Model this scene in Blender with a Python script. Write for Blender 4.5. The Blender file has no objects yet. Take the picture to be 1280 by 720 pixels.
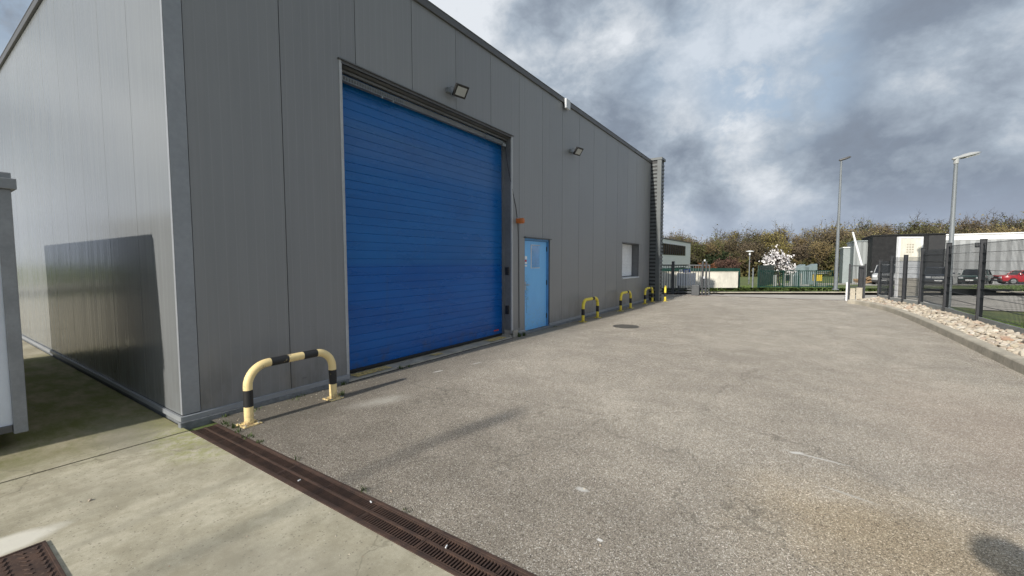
import bpy, bmesh, math, random
import numpy as np
from mathutils import Vector, Matrix
random.seed(7); RNG = np.random.default_rng(7)
R = math.radians; PI = math.pi
SC = bpy.context.scene; COL = SC.collection

# ------------------------------------------------------------------ materials
class NT:
    def __init__(s, name, world=False):
        if world: s.m = bpy.data.worlds.new(name)
        else: s.m = bpy.data.materials.new(name)
        s.m.use_nodes = True; s.t = s.m.node_tree; s.t.nodes.clear()
    def n(s, typ, ins=None, **at):
        nd = s.t.nodes.new('ShaderNode' + typ)
        for k, v in at.items(): setattr(nd, k, v)
        for k, v in (ins or {}).items():
            sk = nd.inputs[k]
            if hasattr(v, 'is_output'): s.t.links.new(v, sk)
            elif isinstance(v, bpy.types.Node): s.t.links.new(v.outputs[0], sk)
            else:
                if isinstance(v, (tuple, list)) and len(v) == 3 and sk.type == 'RGBA': v = (*v, 1)
                sk.default_value = v
        return nd
    def math(s, op, a, b=0.0, c=None, clamp=False):
        ins = {0: a, 1: b}
        if c is not None: ins[2] = c
        return s.n('Math', ins, operation=op, use_clamp=clamp).outputs[0]
    def mix(s, f, a, b, blend='MIX'):
        nd = s.n('Mix', None, data_type='RGBA', blend_type=blend)
        for i, v in ((0, f), (6, a), (7, b)):
            if hasattr(v, 'is_output'): s.t.links.new(v, nd.inputs[i])
            else: nd.inputs[i].default_value = (*v, 1) if isinstance(v, (tuple, list)) and len(v) == 3 else v
        return nd.outputs[2]
    def noise(s, vec, scale, detail=4, rough=.55, dist=0.0):
        return s.n('TexNoise', {'Vector': vec, 'Scale': scale, 'Detail': detail, 'Roughness': rough, 'Distortion': dist}).outputs[0]
    def ramp(s, f, a, b, lo=0.0, hi=1.0):
        return s.n('MapRange', {0: f, 1: a, 2: b, 3: lo, 4: hi}, interpolation_type='SMOOTHSTEP').outputs[0]
    def scale(s, vec, v):
        return s.n('VectorMath', {0: vec, 1: v}, operation='MULTIPLY').outputs[0]
    def pos(s): return s.n('NewGeometry').outputs['Position']
    def obj(s): return s.n('TexCoord').outputs['Object']
    def xyz(s, v):
        o = s.n('SeparateXYZ', {0: v}).outputs; return o[0], o[1], o[2]
    def bump(s, h, strength, dist=.01, normal=None):
        ins = {'Height': h, 'Strength': strength, 'Distance': dist}
        if normal is not None: ins['Normal'] = normal
        return s.n('Bump', ins).outputs[0]
    def bsdf(s, color, rough=.6, metal=0.0, normal=None, **kw):
        ins = {'Base Color': color, 'Roughness': rough, 'Metallic': metal}
        if normal is not None: ins['Normal'] = normal
        ins.update(kw)
        b = s.n('BsdfPrincipled', ins)
        s.n('OutputMaterial', {'Surface': b.outputs[0]})
        return s.m
    def blob(s, P, cx, cy, rx, ry, ang=0, soft=.35, warp=None):
        """mask of one worn / stained patch on a floor, centred at cx, cy (metres)"""
        x, y, z = P
        dx = s.math('SUBTRACT', x, cx); dy = s.math('SUBTRACT', y, cy)
        c, sn = math.cos(ang), math.sin(ang)
        u = s.math('ADD', s.math('MULTIPLY', dx, c / rx), s.math('MULTIPLY', dy, sn / rx))
        v = s.math('ADD', s.math('MULTIPLY', dx, -sn / ry), s.math('MULTIPLY', dy, c / ry))
        r = s.math('SQRT', s.math('ADD', s.math('MULTIPLY', u, u), s.math('MULTIPLY', v, v)))
        if warp is not None: r = s.math('ADD', r, warp)
        return s.ramp(r, 1 + soft, 1 - soft)

def simple(name, col, rough=.6, metal=0.0, var=.12, scale=3.0, bump=0.0, bscale=60, stretch=(1, 1, 1), **kw):
    t = NT(name); p = t.scale(t.pos(), stretch)
    a = t.noise(p, scale, 3, .6); b = t.noise(p, scale * 9, 3, .6)
    f = t.math('ADD', t.math('MULTIPLY', a, .6), t.math('MULTIPLY', b, .4))
    f = t.ramp(f, .3, .7)
    c = t.mix(f, tuple(min(1, x * (1 - var)) for x in col), tuple(min(1, x * (1 + var)) for x in col))
    nm = t.bump(t.noise(p, bscale, 4), bump, .01) if bump else None
    r = t.ramp(a, .2, .8, max(.02, rough - .08), min(1, rough + .08))
    return t.bsdf(c, r, metal, nm, **kw)

def cladding(name, base, rib=True, rough=.34):
    t = NT(name); P = t.pos(); x, y, z = t.xyz(P)
    s = t.math('ADD', x, y)
    st = t.scale(P, (5, 5, .25))
    n1 = t.noise(st, 1.6, 4, .65); n2 = t.noise(P, .7, 2, .6); n3 = t.noise(t.scale(P, (22, 22, .8)), 1, 2, .6)
    f = t.ramp(t.math('ADD', t.math('MULTIPLY', n1, .5), t.math('ADD', t.math('MULTIPLY', n2, .3), t.math('MULTIPLY', n3, .2))), .36, .66)
    c = t.mix(f, tuple(v * .955 for v in base), tuple(v * 1.04 for v in base))
    # per-panel tone (one-metre modules)
    pid = t.n('TexWhiteNoise', {1: t.math('FLOOR', t.math('SUBTRACT', s, .07))}, noise_dimensions='1D').outputs[0]
    c = t.mix(.9, c, t.mix(pid, (.94, .94, .945), (1.05, 1.05, 1.04)), 'MULTIPLY')
    # grime: splash zone and scuffs near the ground
    low = t.math('MULTIPLY', t.ramp(z, .9, .1), t.ramp(t.noise(t.scale(P, (3, 3, 1.2)), 1.5, 4, .7), .35, .75))
    c = t.mix(t.math('MULTIPLY', low, .42), c, (.085, .08, .07))
    scuff = t.ramp(t.noise(t.scale(P, (2.2, 2.2, 6)), 1.2, 4, .7), .63, .72)
    scuff = t.math('MULTIPLY', scuff, t.ramp(z, 1.4, .2))
    c = t.mix(t.math('MULTIPLY', scuff, .35), c, (.06, .06, .06))
    fr = t.math('FRACT', t.math('DIVIDE', s, .0982))
    g = t.math('ABSOLUTE', t.math('SUBTRACT', fr, .5))
    line = t.ramp(g, .085, .02)
    wav = t.noise(t.scale(P, (1.4, 1.4, .7)), 1, 2, .5)
    h = t.math('ADD', t.math('MULTIPLY', line, .10), t.math('MULTIPLY', wav, .5))
    c = t.mix(t.math('MULTIPLY', line, .13), c, tuple(min(1, v * 1.5) for v in base))
    nm = t.bump(h, .18, .02)
    r = t.ramp(n1, .3, .7, rough - .03, rough + .05)
    return t.bsdf(c, r, 0.0, nm, **{'Specular IOR Level': .55})

M = {}
M['clad'] = cladding('clad', (.228, .232, .238), True)
M['clad_side'] = cladding('clad_side', (.205, .216, .222), True, .20)
M['seam'] = simple('seam', (.02, .02, .02), .8)
M['trim'] = simple('trim', (.275, .290, .312), .42, 0, .10, 2.0)
M['trim_light'] = simple('trim_light', (.40, .41, .42), .4, 0, .12, 2)
M['plinth'] = simple('plinth', (.17, .18, .19), .75, 0, .3, 5, .4, 40)
M['cap'] = simple('cap', (.09, .09, .092), .45)
M['reveal'] = simple('reveal', (.16, .165, .17), .45, 0, .18, 1.4)
M['void'] = simple('void', (.012, .012, .012), .9)
M['fin'] = simple('fin', (.115, .128, .132), .45)
M['fin_dark'] = simple('fin_dark', (.028, .03, .032), .6)

def roller_mat():
    t = NT('roller'); P = t.pos(); x, y, z = t.xyz(P)
    n = t.noise(t.scale(P, (1, .5, 2.0)), 1.3, 6, .65)
    c = t.mix(t.ramp(n, .3, .72), (.0005, .080, .330), (.001, .106, .395))
    sl = t.n('TexWhiteNoise', {1: t.math('FLOOR', t.math('DIVIDE', t.math('SUBTRACT', z, .09), .1205))}, noise_dimensions='1D').outputs[0]
    c = t.mix(.8, c, t.mix(sl, (.93, .93, .95), (1.06, 1.06, 1.04)), 'MULTIPLY')
    chalk = t.math('MULTIPLY', t.ramp(t.noise(t.scale(P, (1, .35, 3)), 1.1, 6, .7), .5, .8), t.ramp(z, 1.2, 3.4))
    c = t.mix(t.math('MULTIPLY', chalk, .3), c, (.05, .19, .36))
    # sky reflection painted as paler blue above eye level, grime at the bottom seal
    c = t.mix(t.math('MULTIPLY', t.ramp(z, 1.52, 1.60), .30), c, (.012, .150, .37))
    dent = t.ramp(t.noise(t.scale(P, (1, .9, 1.6)), 1.1, 3, .5), .56, .8)
    c = t.mix(t.math('MULTIPLY', dent, .25), c, (.0, .045, .19))
    run = t.math('MULTIPLY', t.ramp(t.noise(t.scale(P, (1, 9, .18)), 1.3, 4, .6), .60, .78), .30)
    c = t.mix(run, c, (.045, .085, .16))
    band = t.math('MULTIPLY', t.ramp(z, 2.9, 3.2), t.ramp(z, 3.75, 3.4))
    c = t.mix(t.math('MULTIPLY', band, t.math('MULTIPLY', n, .28)), c, (.16, .18, .22))
    dirt = t.math('MULTIPLY', t.ramp(z, .5, .1), t.ramp(t.noise(P, 6, 5, .7), .45, .75))
    c = t.mix(t.math('MULTIPLY', dirt, .55), c, (.06, .06, .06))
    nm = t.bump(t.noise(t.scale(P, (1, .6, 3)), 2.0, 3), .25, .02)
    return t.bsdf(c, t.ramp(n, .3, .7, .22, .34), 0, nm, **{'Specular IOR Level': .38})
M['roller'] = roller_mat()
M['rubber'] = simple('rubber', (.015, .015, .015), .7)
def door_mat():
    t = NT('door'); P = t.pos(); x, y, z = t.xyz(P)
    n = t.noise(t.scale(P, (1, 1, .5)), 2.0, 4, .6); f = t.noise(P, 16, 5, .7)
    c = t.mix(t.ramp(n, .3, .7), (.150, .460, .860), (.185, .520, .900))
    low = t.math('MULTIPLY', t.ramp(z, .9, .1), t.ramp(f, .46, .70))
    c = t.mix(t.math('MULTIPLY', low, .5), c, (.22, .33, .42))
    dy_ = t.math('ABSOLUTE', t.math('SUBTRACT', y, 6.44)); dz_ = t.math('ABSOLUTE', t.math('SUBTRACT', z, .95))
    hand = t.math('MULTIPLY', t.math('MULTIPLY', t.ramp(dy_, .16, .02), t.ramp(dz_, .55, .05)), t.ramp(f, .42, .62))
    c = t.mix(t.math('MULTIPLY', hand, .55), c, (.10, .17, .26))
    return t.bsdf(c, t.ramp(n, .3, .7, .3, .45), 0, t.bump(n, .15, .01))
M['door'] = door_mat()
M['door_frame'] = simple('door_frame', (.09, .27, .56), .45, 0, .12)
M['pane_blue'] = simple('pane_blue', (.10, .32, .66), .12, 0, .15, 3)
M['white'] = simple('white', (.82, .83, .84), .5, 0, .06)
M['offwhite'] = simple('offwhite', (.58, .60, .63), .5, 0, .08)
M['red'] = simple('red', (.5, .05, .04), .5)
M['steel'] = simple('steel', (.42, .43, .44), .4, .7, .1)
M['galv'] = simple('galv', (.20, .22, .235), .55, .1, .14, 6)
M['lamp_head'] = simple('lamp_head', (.40, .41, .41), .45)
M['black'] = simple('black', (.018, .018, .019), .5)
M['fl_glass'] = simple('fl_glass', (.42, .43, .42), .15, 0, .06)
M['amber'] = simple('amber', (.48, .14, .03), .3)
M['threshold'] = simple('threshold', (.36, .335, .28), .85, 0, .3, 5, .5, 50)

def worn_paint(name, col, under, amt=.60, rough=.5):
    t = NT(name); P = t.obj()
    n = t.noise(P, 9, 8, .7); m = t.ramp(n, amt, amt + .05)
    d = t.noise(P, 2.5, 4, .6)
    c = t.mix(t.ramp(d, .3, .75), tuple(v * .88 for v in col), tuple(min(1, v * 1.06) for v in col))
    c = t.mix(m, c, under)
    oz = t.xyz(P)[2]; rust = t.math('MULTIPLY', t.ramp(oz, .13, .0), t.ramp(t.noise(P, 26, 5, .7), .44, .60))
    c = t.mix(t.math('MULTIPLY', rust, .8), c, (.13, .075, .04))
    return t.bsdf(c, t.math('ADD', t.math('MULTIPLY', m, .3), rough), 0, t.bump(n, .1, .003))
M['yellow_pale'] = worn_paint('yellow_pale', (.93, .73, .36), (.42, .33, .22), .575)
M['yellow'] = worn_paint('yellow', (.90, .72, .07), (.45, .36, .18), .585)
M['black_band'] = worn_paint('black_band', (.02, .02, .021), (.45, .36, .18), .60, .55)
M['yellow_floor'] = worn_paint('yellow_floor', (.72, .55, .20), (.40, .37, .30), .56, .8)

def iron_mat():
    t = NT('rusty_iron'); P = t.pos()
    n = t.noise(P, 9, 8, .7); n2 = t.noise(P, 70, 5, .65)
    c = t.mix(t.ramp(n, .3, .7), (.040, .024, .019), (.092, .052, .036))
    c = t.mix(t.ramp(n2, .58, .75), c, (.16, .11, .08))
    return t.bsdf(c, .78, 0, t.bump(n2, .5, .004))
M['iron'] = iron_mat()

def asphalt_mat():
    t = NT('asphalt'); P = t.pos(); X = t.xyz(P)
    big = t.noise(P, .28, 5, .6); mid = t.noise(P, 1.7, 6, .65); w = t.noise(P, 3.2, 5, .7)
    wp = t.math('MULTIPLY', t.math('SUBTRACT', w, .5), 1.6)
    v1 = t.n('TexVoronoi', {'Vector': P, 'Scale': 205.0, 'Randomness': 1.0}, feature='F1')
    v2 = t.n('TexVoronoi', {'Vector': P, 'Scale': 125.0, 'Randomness': 1.0}, feature='F1')
    stone = t.n('SeparateColor', {0: v1.outputs['Color']}).outputs[0]
    stone2 = t.n('SeparateColor', {0: v2.outputs['Color']}).outputs[1]
    fine = t.noise(P, 330, 2, .7)
    c = t.mix(stone, (.345, .310, .262), (.640, .590, .515))
    c = t.mix(t.ramp(stone2, .87, .96), c, (.82, .79, .72))
    c = t.mix(t.ramp(stone2, .14, .05), c, (.175, .160, .14))
    c = t.mix(t.ramp(v1.outputs['Distance'], .4, .8), c, (.235, .21, .18))
    c = t.mix(.5, c, t.mix(fine, (.55, .55, .55), (1.35, 1.35, 1.35)), 'MULTIPLY')
    v3 = t.n('SeparateColor', {0: t.n('TexVoronoi', {'Vector': P, 'Scale': 190.0}, feature='F1').outputs['Color']}).outputs[0]
    c = t.mix(t.ramp(v3, .95, .98), c, (.92, .90, .86))
    c = t.mix(1, c, (1.12, 1.095, 1.06), 'MULTIPLY')
    # broad tone: darker left by the wall, paler with distance
    c = t.mix(t.ramp(big, .35, .68), t.mix(1, c, (.90, .89, .88), 'MULTIPLY'), t.mix(1, c, (1.06, 1.055, 1.04), 'MULTIPLY'))
    c = t.mix(t.ramp(mid, .3, .75), t.mix(1, c, (.85, .85, .85), 'MULTIPLY'), t.mix(1, c, (1.10, 1.10, 1.10), 'MULTIPLY'))
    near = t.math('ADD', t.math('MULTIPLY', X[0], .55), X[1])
    c = t.mix(t.ramp(t.math('ADD', near, t.math('MULTIPLY', wp, .6)), 5.4, .9, 0, .95), c, t.mix(1, c, (.57, .565, .56), 'MULTIPLY'))  # darkens the near yard, painting in the glancing-light brightening with distance
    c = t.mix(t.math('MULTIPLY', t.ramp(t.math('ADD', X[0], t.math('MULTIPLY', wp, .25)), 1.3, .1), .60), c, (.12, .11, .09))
    # ochre tinge toward the near right and dark tyre sweeps
    c = t.mix(t.math('MULTIPLY', t.blob(X, 5.45, 1.55, .62, .55, 0, .9, wp), .50), c, t.mix(1, c, (.95, .79, .52), 'MULTIPLY'))
    c = t.mix(t.math('MULTIPLY', t.blob(X, 6.9, 3.6, .9, 2.2, .25, .8, wp), .25), c, (.40, .29, .23))
    sweep = t.ramp(t.noise(t.scale(P, (.9, .16, 1)), 1.4, 5, .6), .52, .72)
    c = t.mix(t.math('MULTIPLY', sweep, .20), c, (.22, .20, .175))
    # worn spots, droppings, scratches, oil
    def paint(col, amt, *a, **k):
        nonlocal c
        c = t.mix(t.math('MULTIPLY', t.blob(X, *a, **k), amt), c, col)
    paint((.62, .59, .52), .45, 1.0, 1.55, .26, .12, 1.2, .9, wp)
    paint((.62, .60, .56), .9, 3.72, 1.10, .045, .025, 0, .5, wp)
    paint((.75, .73, .70), 1, 4.03, .66, .018, .012, 0, .3, wp)
    paint((.70, .68, .64), .9, 4.98, 2.62, .05, .018, .5, .4, wp)
    paint((.70, .68, .64), .7, 5.12, 2.60, .19, .012, -.12, .5, wp)
    paint((.58, .55, .50), .6, 5.28, 2.05, .16, .018, -.3, .5, wp)
    paint((.66, .64, .60), .8, .62, 2.9, .08, .02, 1.4, .5, wp)
    paint((.60, .58, .54), .7, .78, 3.6, .10, .02, 1.4, .5, wp)
    # fine cracks
    ck = t.n('TexVoronoi', {'Vector': t.n('VectorMath', {0: P, 1: t.n('TexNoise', {'Vector': P, 'Scale': 1.3, 'Detail': 5}).outputs[1]}, operation='ADD').outputs[0], 'Scale': .22}, feature='DISTANCE_TO_EDGE').outputs[0]
    c = t.mix(t.math('MULTIPLY', t.ramp(ck, .0028, .001), .35), c, (.12, .11, .09))
    h = t.math('ADD', t.math('MULTIPLY', t.ramp(v1.outputs['Distance'], .7, .1), .6), t.math('MULTIPLY', fine, .5))
    return t.bsdf(c, .9, 0, t.bump(h, .45, .005), **{'Specular IOR Level': .2})
M['asphalt'] = asphalt_mat()

def road_mat():
    t = NT('road'); P = t.pos()
    a = t.noise(P, .5, 5, .6); b = t.noise(P, 60, 4, .7)
    c = t.mix(t.ramp(a, .3, .7), (.42, .39, .34), (.54, .50, .44))
    c = t.mix(.5, c, t.mix(b, (.6, .6, .6), (1.35, 1.35, 1.35)), 'MULTIPLY')
    ck = t.n('TexVoronoi', {'Vector': t.scale(P, (.6, 1.0, 1)), 'Scale': .25}, feature='DISTANCE_TO_EDGE').outputs[0]
    c = t.mix(t.math('MULTIPLY', t.ramp(ck, .02, .008), .7), c, (.07, .065, .06))
    return t.bsdf(c, .9, 0, t.bump(b, .3, .005), **{'Specular IOR Level': .3})
M['road'] = road_mat()

def slab_mat():
    t = NT('slab'); P = t.pos(); X = t.xyz(P)
    a = t.noise(P, .8, 6, .65); b = t.noise(P, 11, 8, .75); f = t.noise(P, 190, 4, .75); w = t.noise(P, 2.6, 5, .7)
    wp = t.math('MULTIPLY', t.math('SUBTRACT', w, .5), 1.6)
    brush = t.noise(t.scale(P, (3.5, .55, 1)), 2.2, 7, .68)
    c = t.mix(t.ramp(a, .3, .7), (.42, .385, .295), (.60, .555, .44))
    c = t.mix(t.ramp(brush, .34, .7), t.mix(1, c, (.90, .90, .88), 'MULTIPLY'), t.mix(1, c, (1.05, 1.04, 1.02), 'MULTIPLY'))
    mott = t.noise(P, 3.6, 9, .76)
    c = t.mix(t.ramp(mott, .36, .66), t.mix(1, c, (.72, .71, .68), 'MULTIPLY'), c)
    pv = t.n('TexVoronoi', {'Vector': P, 'Scale': 62.0}, feature='F1'); pr_ = t.n('SeparateColor', {0: pv.outputs['Color']}).outputs[0]
    c = t.mix(t.math('MULTIPLY', t.math('MULTIPLY', t.ramp(pr_, .86, .90), t.ramp(pv.outputs['Distance'], .45, .25)), .7), c, (.20, .18, .14))
    c = t.mix(t.math('MULTIPLY', t.math('MULTIPLY', t.ramp(pr_, .08, .05), t.ramp(pv.outputs['Distance'], .35, .15)), .30), c, (.72, .69, .60))
    c = t.mix(t.ramp(b, .50, .66, 0, .55), c, (.34, .31, .23))
    c = t.mix(.85, c, t.mix(f, (.5, .5, .5), (1.5, 1.5, 1.5)), 'MULTIPLY')
    # moss and damp in the alley and along the building foot
    moss = t.math('MULTIPLY', t.ramp(t.math('ADD', X[0], t.math('MULTIPLY', wp, .8)), .55, -.9), t.ramp(X[0], -6.4, -5.2))
    moss2 = t.math('MULTIPLY', moss, t.ramp(t.noise(t.scale(P, (.7, 1.6, 1)), 1.8, 6, .7), .30, .62))
    c = t.mix(t.math('MULTIPLY', moss, .72), c, (.24, .205, .115))
    c = t.mix(t.math('MULTIPLY', moss2, .85), c, (.125, .140, .030))
    corner = t.blob(X, .35, -.12, .6, .22, 0, .8, wp)
    c = t.mix(t.math('MULTIPLY', corner, t.ramp(b, .4, .62, 0, .75)), c, (.30, .32, .09))
    c = t.mix(t.math('MULTIPLY', t.blob(X, -.2, -.35, .55, .22, 0, .8, wp), t.ramp(f, .35, .6, .2, .7)), c, (.22, .21, .18))
    # stains and a mortar patch by the cover
    def paint(col, amt, *q, **k):
        nonlocal c
        c = t.mix(t.math('MULTIPLY', t.blob(X, *q, **k), amt), c, col)
    paint((.80, .77, .68), .7, 1.24, -1.36, .12, .33, 0, .22, t.math('MULTIPLY', wp, .4))
    paint((.30, .275, .21), .45, 1.55, -.55, .05, .75, .06, .8, wp)
    paint((.30, .275, .21), .35, .95, -.75, .30, .22, .3, .8, wp)
    paint((.30, .28, .23), .35, 2.6, -.5, .5, .16, .4, .8, wp)
    ck = t.n('TexVoronoi', {'Vector': t.n('VectorMath', {0: P, 1: t.n('TexNoise', {'Vector': P, 'Scale': 1.1, 'Detail': 5}).outputs[1]}, operation='ADD').outputs[0], 'Scale': .45}, feature='DISTANCE_TO_EDGE').outputs[0]
    c = t.mix(t.math('MULTIPLY', t.ramp(ck, .0035, .001), .45), c, (.2, .18, .13))
    h = t.math('ADD', t.math('MULTIPLY', b, .5), t.math('MULTIPLY', f, .5))
    return t.bsdf(c, .88, 0, t.bump(h, .35, .006), **{'Specular IOR Level': .25})
M['slab'] = slab_mat()
M['joint'] = simple('joint', (.09, .08, .05), .9)
M['kerb'] = simple('kerb', (.46, .415, .335), .88, 0, .22, 2.5, .4, 70)
M['cover_iron'] = simple('cover_iron', (.085, .08, .072), .8, 0, .3, 12, .4, 60)
M['plate'] = simple('plate', (.30, .31, .30), .85, 0, .15, 2, .3, 50)

def stone_mat():
    t = NT('stone'); P = t.pos()
    rnd = t.n('NewGeometry').outputs['Random Per Island']
    r2 = t.n('ObjectInfo').outputs['Random']
    r = t.math('FRACT', t.math('ADD', rnd, t.math('MULTIPLY', r2, 7.3)))
    cr = t.n('ValToRGB', {0: r}); e = cr.color_ramp.elements
    e[0].position = 0; e[0].color = (.50, .44, .34, 1); e[1].position = 1; e[1].color = (.62, .57, .48, 1)
    for p_, c_ in ((.25, (.66, .60, .50)), (.5, (.48, .41, .32)), (.72, (.40, .34, .28)), (.86, (.70, .66, .58)), (.95, (.42, .27, .19))):
        k = e.new(p_); k.color = (*c_, 1)
    n = t.noise(P, 22, 6, .7)
    c = t.mix(.8, cr.outputs[0], t.mix(n, (.55, .55, .55), (1.3, 1.28, 1.25)), 'MULTIPLY')
    return t.bsdf(c, .9, 0, t.bump(n, .5, .01))
M['stone'] = stone_mat()

def grass_mat(name, a, b):
    t = NT(name); P = t.pos()
    n = t.noise(P, .9, 6, .7); n2 = t.noise(P, 30, 4, .7)
    c = t.mix(t.ramp(n, .35, .68), a, b)
    c = t.mix(.6, c, t.mix(n2, (.5, .5, .5), (1.4, 1.4, 1.3)), 'MULTIPLY')
    return t.bsdf(c, .9, 0, t.bump(n2, .6, .03))
M['grass'] = grass_mat('grass', (.090, .135, .034), (.180, .190, .070))
M['blade'] = simple('blade', (.110, .165, .038), .7, 0, .45, 4)
M['weed'] = simple('weed', (.055, .085, .018), .7, 0, .3, 9)
M['hill'] = grass_mat('hill', (.030, .028, .012), (.060, .048, .024))
M['fence'] = simple('fence', (.034, .036, .042), .5, 0, .2, 8)
M['wire'] = simple('wire', (.045, .05, .056), .5, .2)
M['green'] = simple('green', (.006, .044, .033), .5, 0, .15)
M['cream'] = simple('cream', (.72, .69, .60), .85, 0, .16, 1.3, .2, 20, (1, 1, .35))
M['white_wall'] = simple('white_wall', (.90, .89, .87), .8, 0, .05)
M['dark_glass'] = simple('dark_glass', (.02, .022, .026), .1, 0, .2)
M['grey_shed'] = simple('grey_shed', (.27, .31, .32), .55, 0, .1)
M['black_clad'] = simple('black_clad', (.006, .0065, .008), .75)
M['black_clad2'] = simple('black_clad2', (.014, .015, .018), .6)
def ribbed(name, col, pitch):
    t = NT(name); x, y, z = t.xyz(t.obj()); fr = t.math('FRACT', t.math('DIVIDE', x, pitch))
    l = t.ramp(t.math('ABSOLUTE', t.math('SUBTRACT', fr, .5)), .30, .15)
    n = t.noise(t.pos(), .6, 5, .6)
    c = t.mix(l, col, tuple(v * .70 for v in col)); c = t.mix(t.ramp(n, .3, .7, 0, .18), c, (.35, .36, .36))
    return t.bsdf(c, .5, 0, t.bump(l, .6, .03))
M['white_clad'] = ribbed('white_clad', (.40, .42, .43), .75)
M['grey_clad'] = ribbed('grey_clad', (.30, .33, .335), .5)
M['gate'] = simple('gate', (.085, .09, .095), .5, .2, .15, 6)
M['blue_sign'] = simple('blue_sign', (.10, .17, .42), .5)
M['tarp'] = simple('tarp', (.19, .24, .25), .7)
M['yellow_bin'] = simple('yellow_bin', (.72, .52, .05), .5)
M['wood'] = simple('wood', (.30, .20, .11), .8, 0, .3, 4)
M['trunk'] = simple('trunk', (.075, .06, .048), .9, 0, .3, 6)
M['blossom'] = simple('blossom', (.74, .64, .67), .7, 0, .15, 3)
M['cabin'] = simple('cabin', (.66, .70, .77), .45, 0, .06, 1.0)
M['cabin_grey'] = simple('cabin_grey', (.25, .26, .275), .5, 0, .15, 3)
M['block'] = simple('block', (.33, .31, .27), .9, 0, .2, 6, .4, 50)
M['skin'] = simple('skin', (.52, .33, .25), .6, 0, .05)
M['cloth'] = simple('cloth', (.05, .055, .07), .85, 0, .15, 6)
M['hair'] = simple('hair', (.04, .028, .02), .7)
M['tyre'] = simple('tyre', (.018, .018, .018), .8)
M['head_glass'] = simple('head_glass', (.65, .67, .7), .15)
def paint_mat(name, col): return simple(name, col, .22, 0, .05, 1, **{'Coat Weight': .6, 'Coat Roughness': .06})
M['paint_red'] = paint_mat('paint_red', (.42, .012, .022)); M['paint_dark'] = paint_mat('paint_dark', (.03, .06, .055))
M['paint_white'] = paint_mat('paint_white', (.62, .63, .64)); M['paint_silver'] = paint_mat('paint_silver', (.36, .37, .38))
M['paint_navy'] = paint_mat('paint_navy', (.035, .045, .065))

def tinted(name, rough=.85):
    t = NT(name); a = t.n('Attribute', None, attribute_name='tint')
    return t.bsdf(a.outputs['Color'], rough, 0, None, **{'Specular IOR Level': .15})
M['tinted'] = tinted('tinted')

# ------------------------------------------------------------------ mesh builder
class MB:
    def __init__(s): s.v = []; s.f = []; s.mi = []; s.sm = []
    def add(s, vs, fs, mi=0, smooth=False):
        o = len(s.v); s.v += [tuple(v) for v in vs]
        for f in fs: s.f.append([i + o for i in f]); s.mi.append(mi); s.sm.append(smooth)
        return s
    def box(s, a, b, mi=0, rot=None):
        x0, y0, z0 = a; x1, y1, z1 = b
        if x0 > x1: x0, x1 = x1, x0
        if y0 > y1: y0, y1 = y1, y0
        if z0 > z1: z0, z1 = z1, z0
        vs = [(x0, y0, z0), (x1, y0, z0), (x1, y1, z0), (x0, y1, z0), (x0, y0, z1), (x1, y0, z1), (x1, y1, z1), (x0, y1, z1)]
        if rot is not None: vs = [rot @ Vector(v) for v in vs]
        return s.add(vs, [(0, 3, 2, 1), (4, 5, 6, 7), (0, 1, 5, 4), (1, 2, 6, 5), (2, 3, 7, 6), (3, 0, 4, 7)], mi)
    def quad(s, *p, mi=0): return s.add(p, [tuple(range(len(p)))], mi)
    def tube(s, pts, r, n=12, mi=0, caps=True, smooth=True):
        pts = [Vector(p) for p in pts]; k = len(pts); rs = r if isinstance(r, (list, tuple)) else [r] * k
        vs = []; up = None
        for i, p in enumerate(pts):
            d = (pts[min(i + 1, k - 1)] - pts[max(i - 1, 0)]).normalized()
            if up is None:
                up = Vector((0, 0, 1)) if abs(d.z) < .9 else Vector((1, 0, 0))
            a = d.cross(up).normalized(); up = a.cross(d).normalized()
            for j in range(n):
                t = 2 * PI * j / n; vs.append(p + (a * math.cos(t) + up * math.sin(t)) * rs[i])
        fs = [(i * n + j, i * n + (j + 1) % n, (i + 1) * n + (j + 1) % n, (i + 1) * n + j) for i in range(k - 1) for j in range(n)]
        s.add(vs, fs, mi, smooth)
        if caps:
            s.add(vs[:n], [tuple(range(n))[::-1]], mi); s.add(vs[-n:], [tuple(range(n))], mi)
        return s
    def cyl(s, c, r, z0, z1, n=16, mi=0): return s.tube([(c[0], c[1], z0), (c[0], c[1], z1)], r, n, mi)
    def prism(s, poly, z0, z1, mi=0):
        n = len(poly); vs = [(x, y, z0) for x, y in poly] + [(x, y, z1) for x, y in poly]
        return s.add(vs, [tuple(range(n))[::-1], tuple(range(n, 2 * n))] + [(i, (i + 1) % n, n + (i + 1) % n, n + i) for i in range(n)], mi)
    def build(s, name, mats, parent=None, bevel=0.0, local=False):
        if not isinstance(mats, (list, tuple)): mats = [mats]
        me = bpy.data.meshes.new(name)
        off = Vector((0, 0, 0))
        if parent is not None and not local:
            off = parent.get('_w') and Vector(parent['_w']) or Vector((0, 0, 0))
        me.from_pydata([tuple(Vector(v) - off) for v in s.v], [], s.f)
        for m in mats: me.materials.append(m)
        me.polygons.foreach_set('material_index', s.mi); me.polygons.foreach_set('use_smooth', s.sm)
        me.update()
        bm = bmesh.new(); bm.from_mesh(me); bmesh.ops.recalc_face_normals(bm, faces=bm.faces); bm.to_mesh(me); bm.free()
        o = bpy.data.objects.new(name, me); COL.objects.link(o)
        if parent is not None: o.parent = parent
        if parent is not None and not local: o['_w'] = tuple(off)
        if bevel:
            b = o.modifiers.new('bevel', 'BEVEL'); b.width = bevel; b.segments = 2; b.limit_method = 'ANGLE'; b.angle_limit = R(40)
        return o

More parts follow.
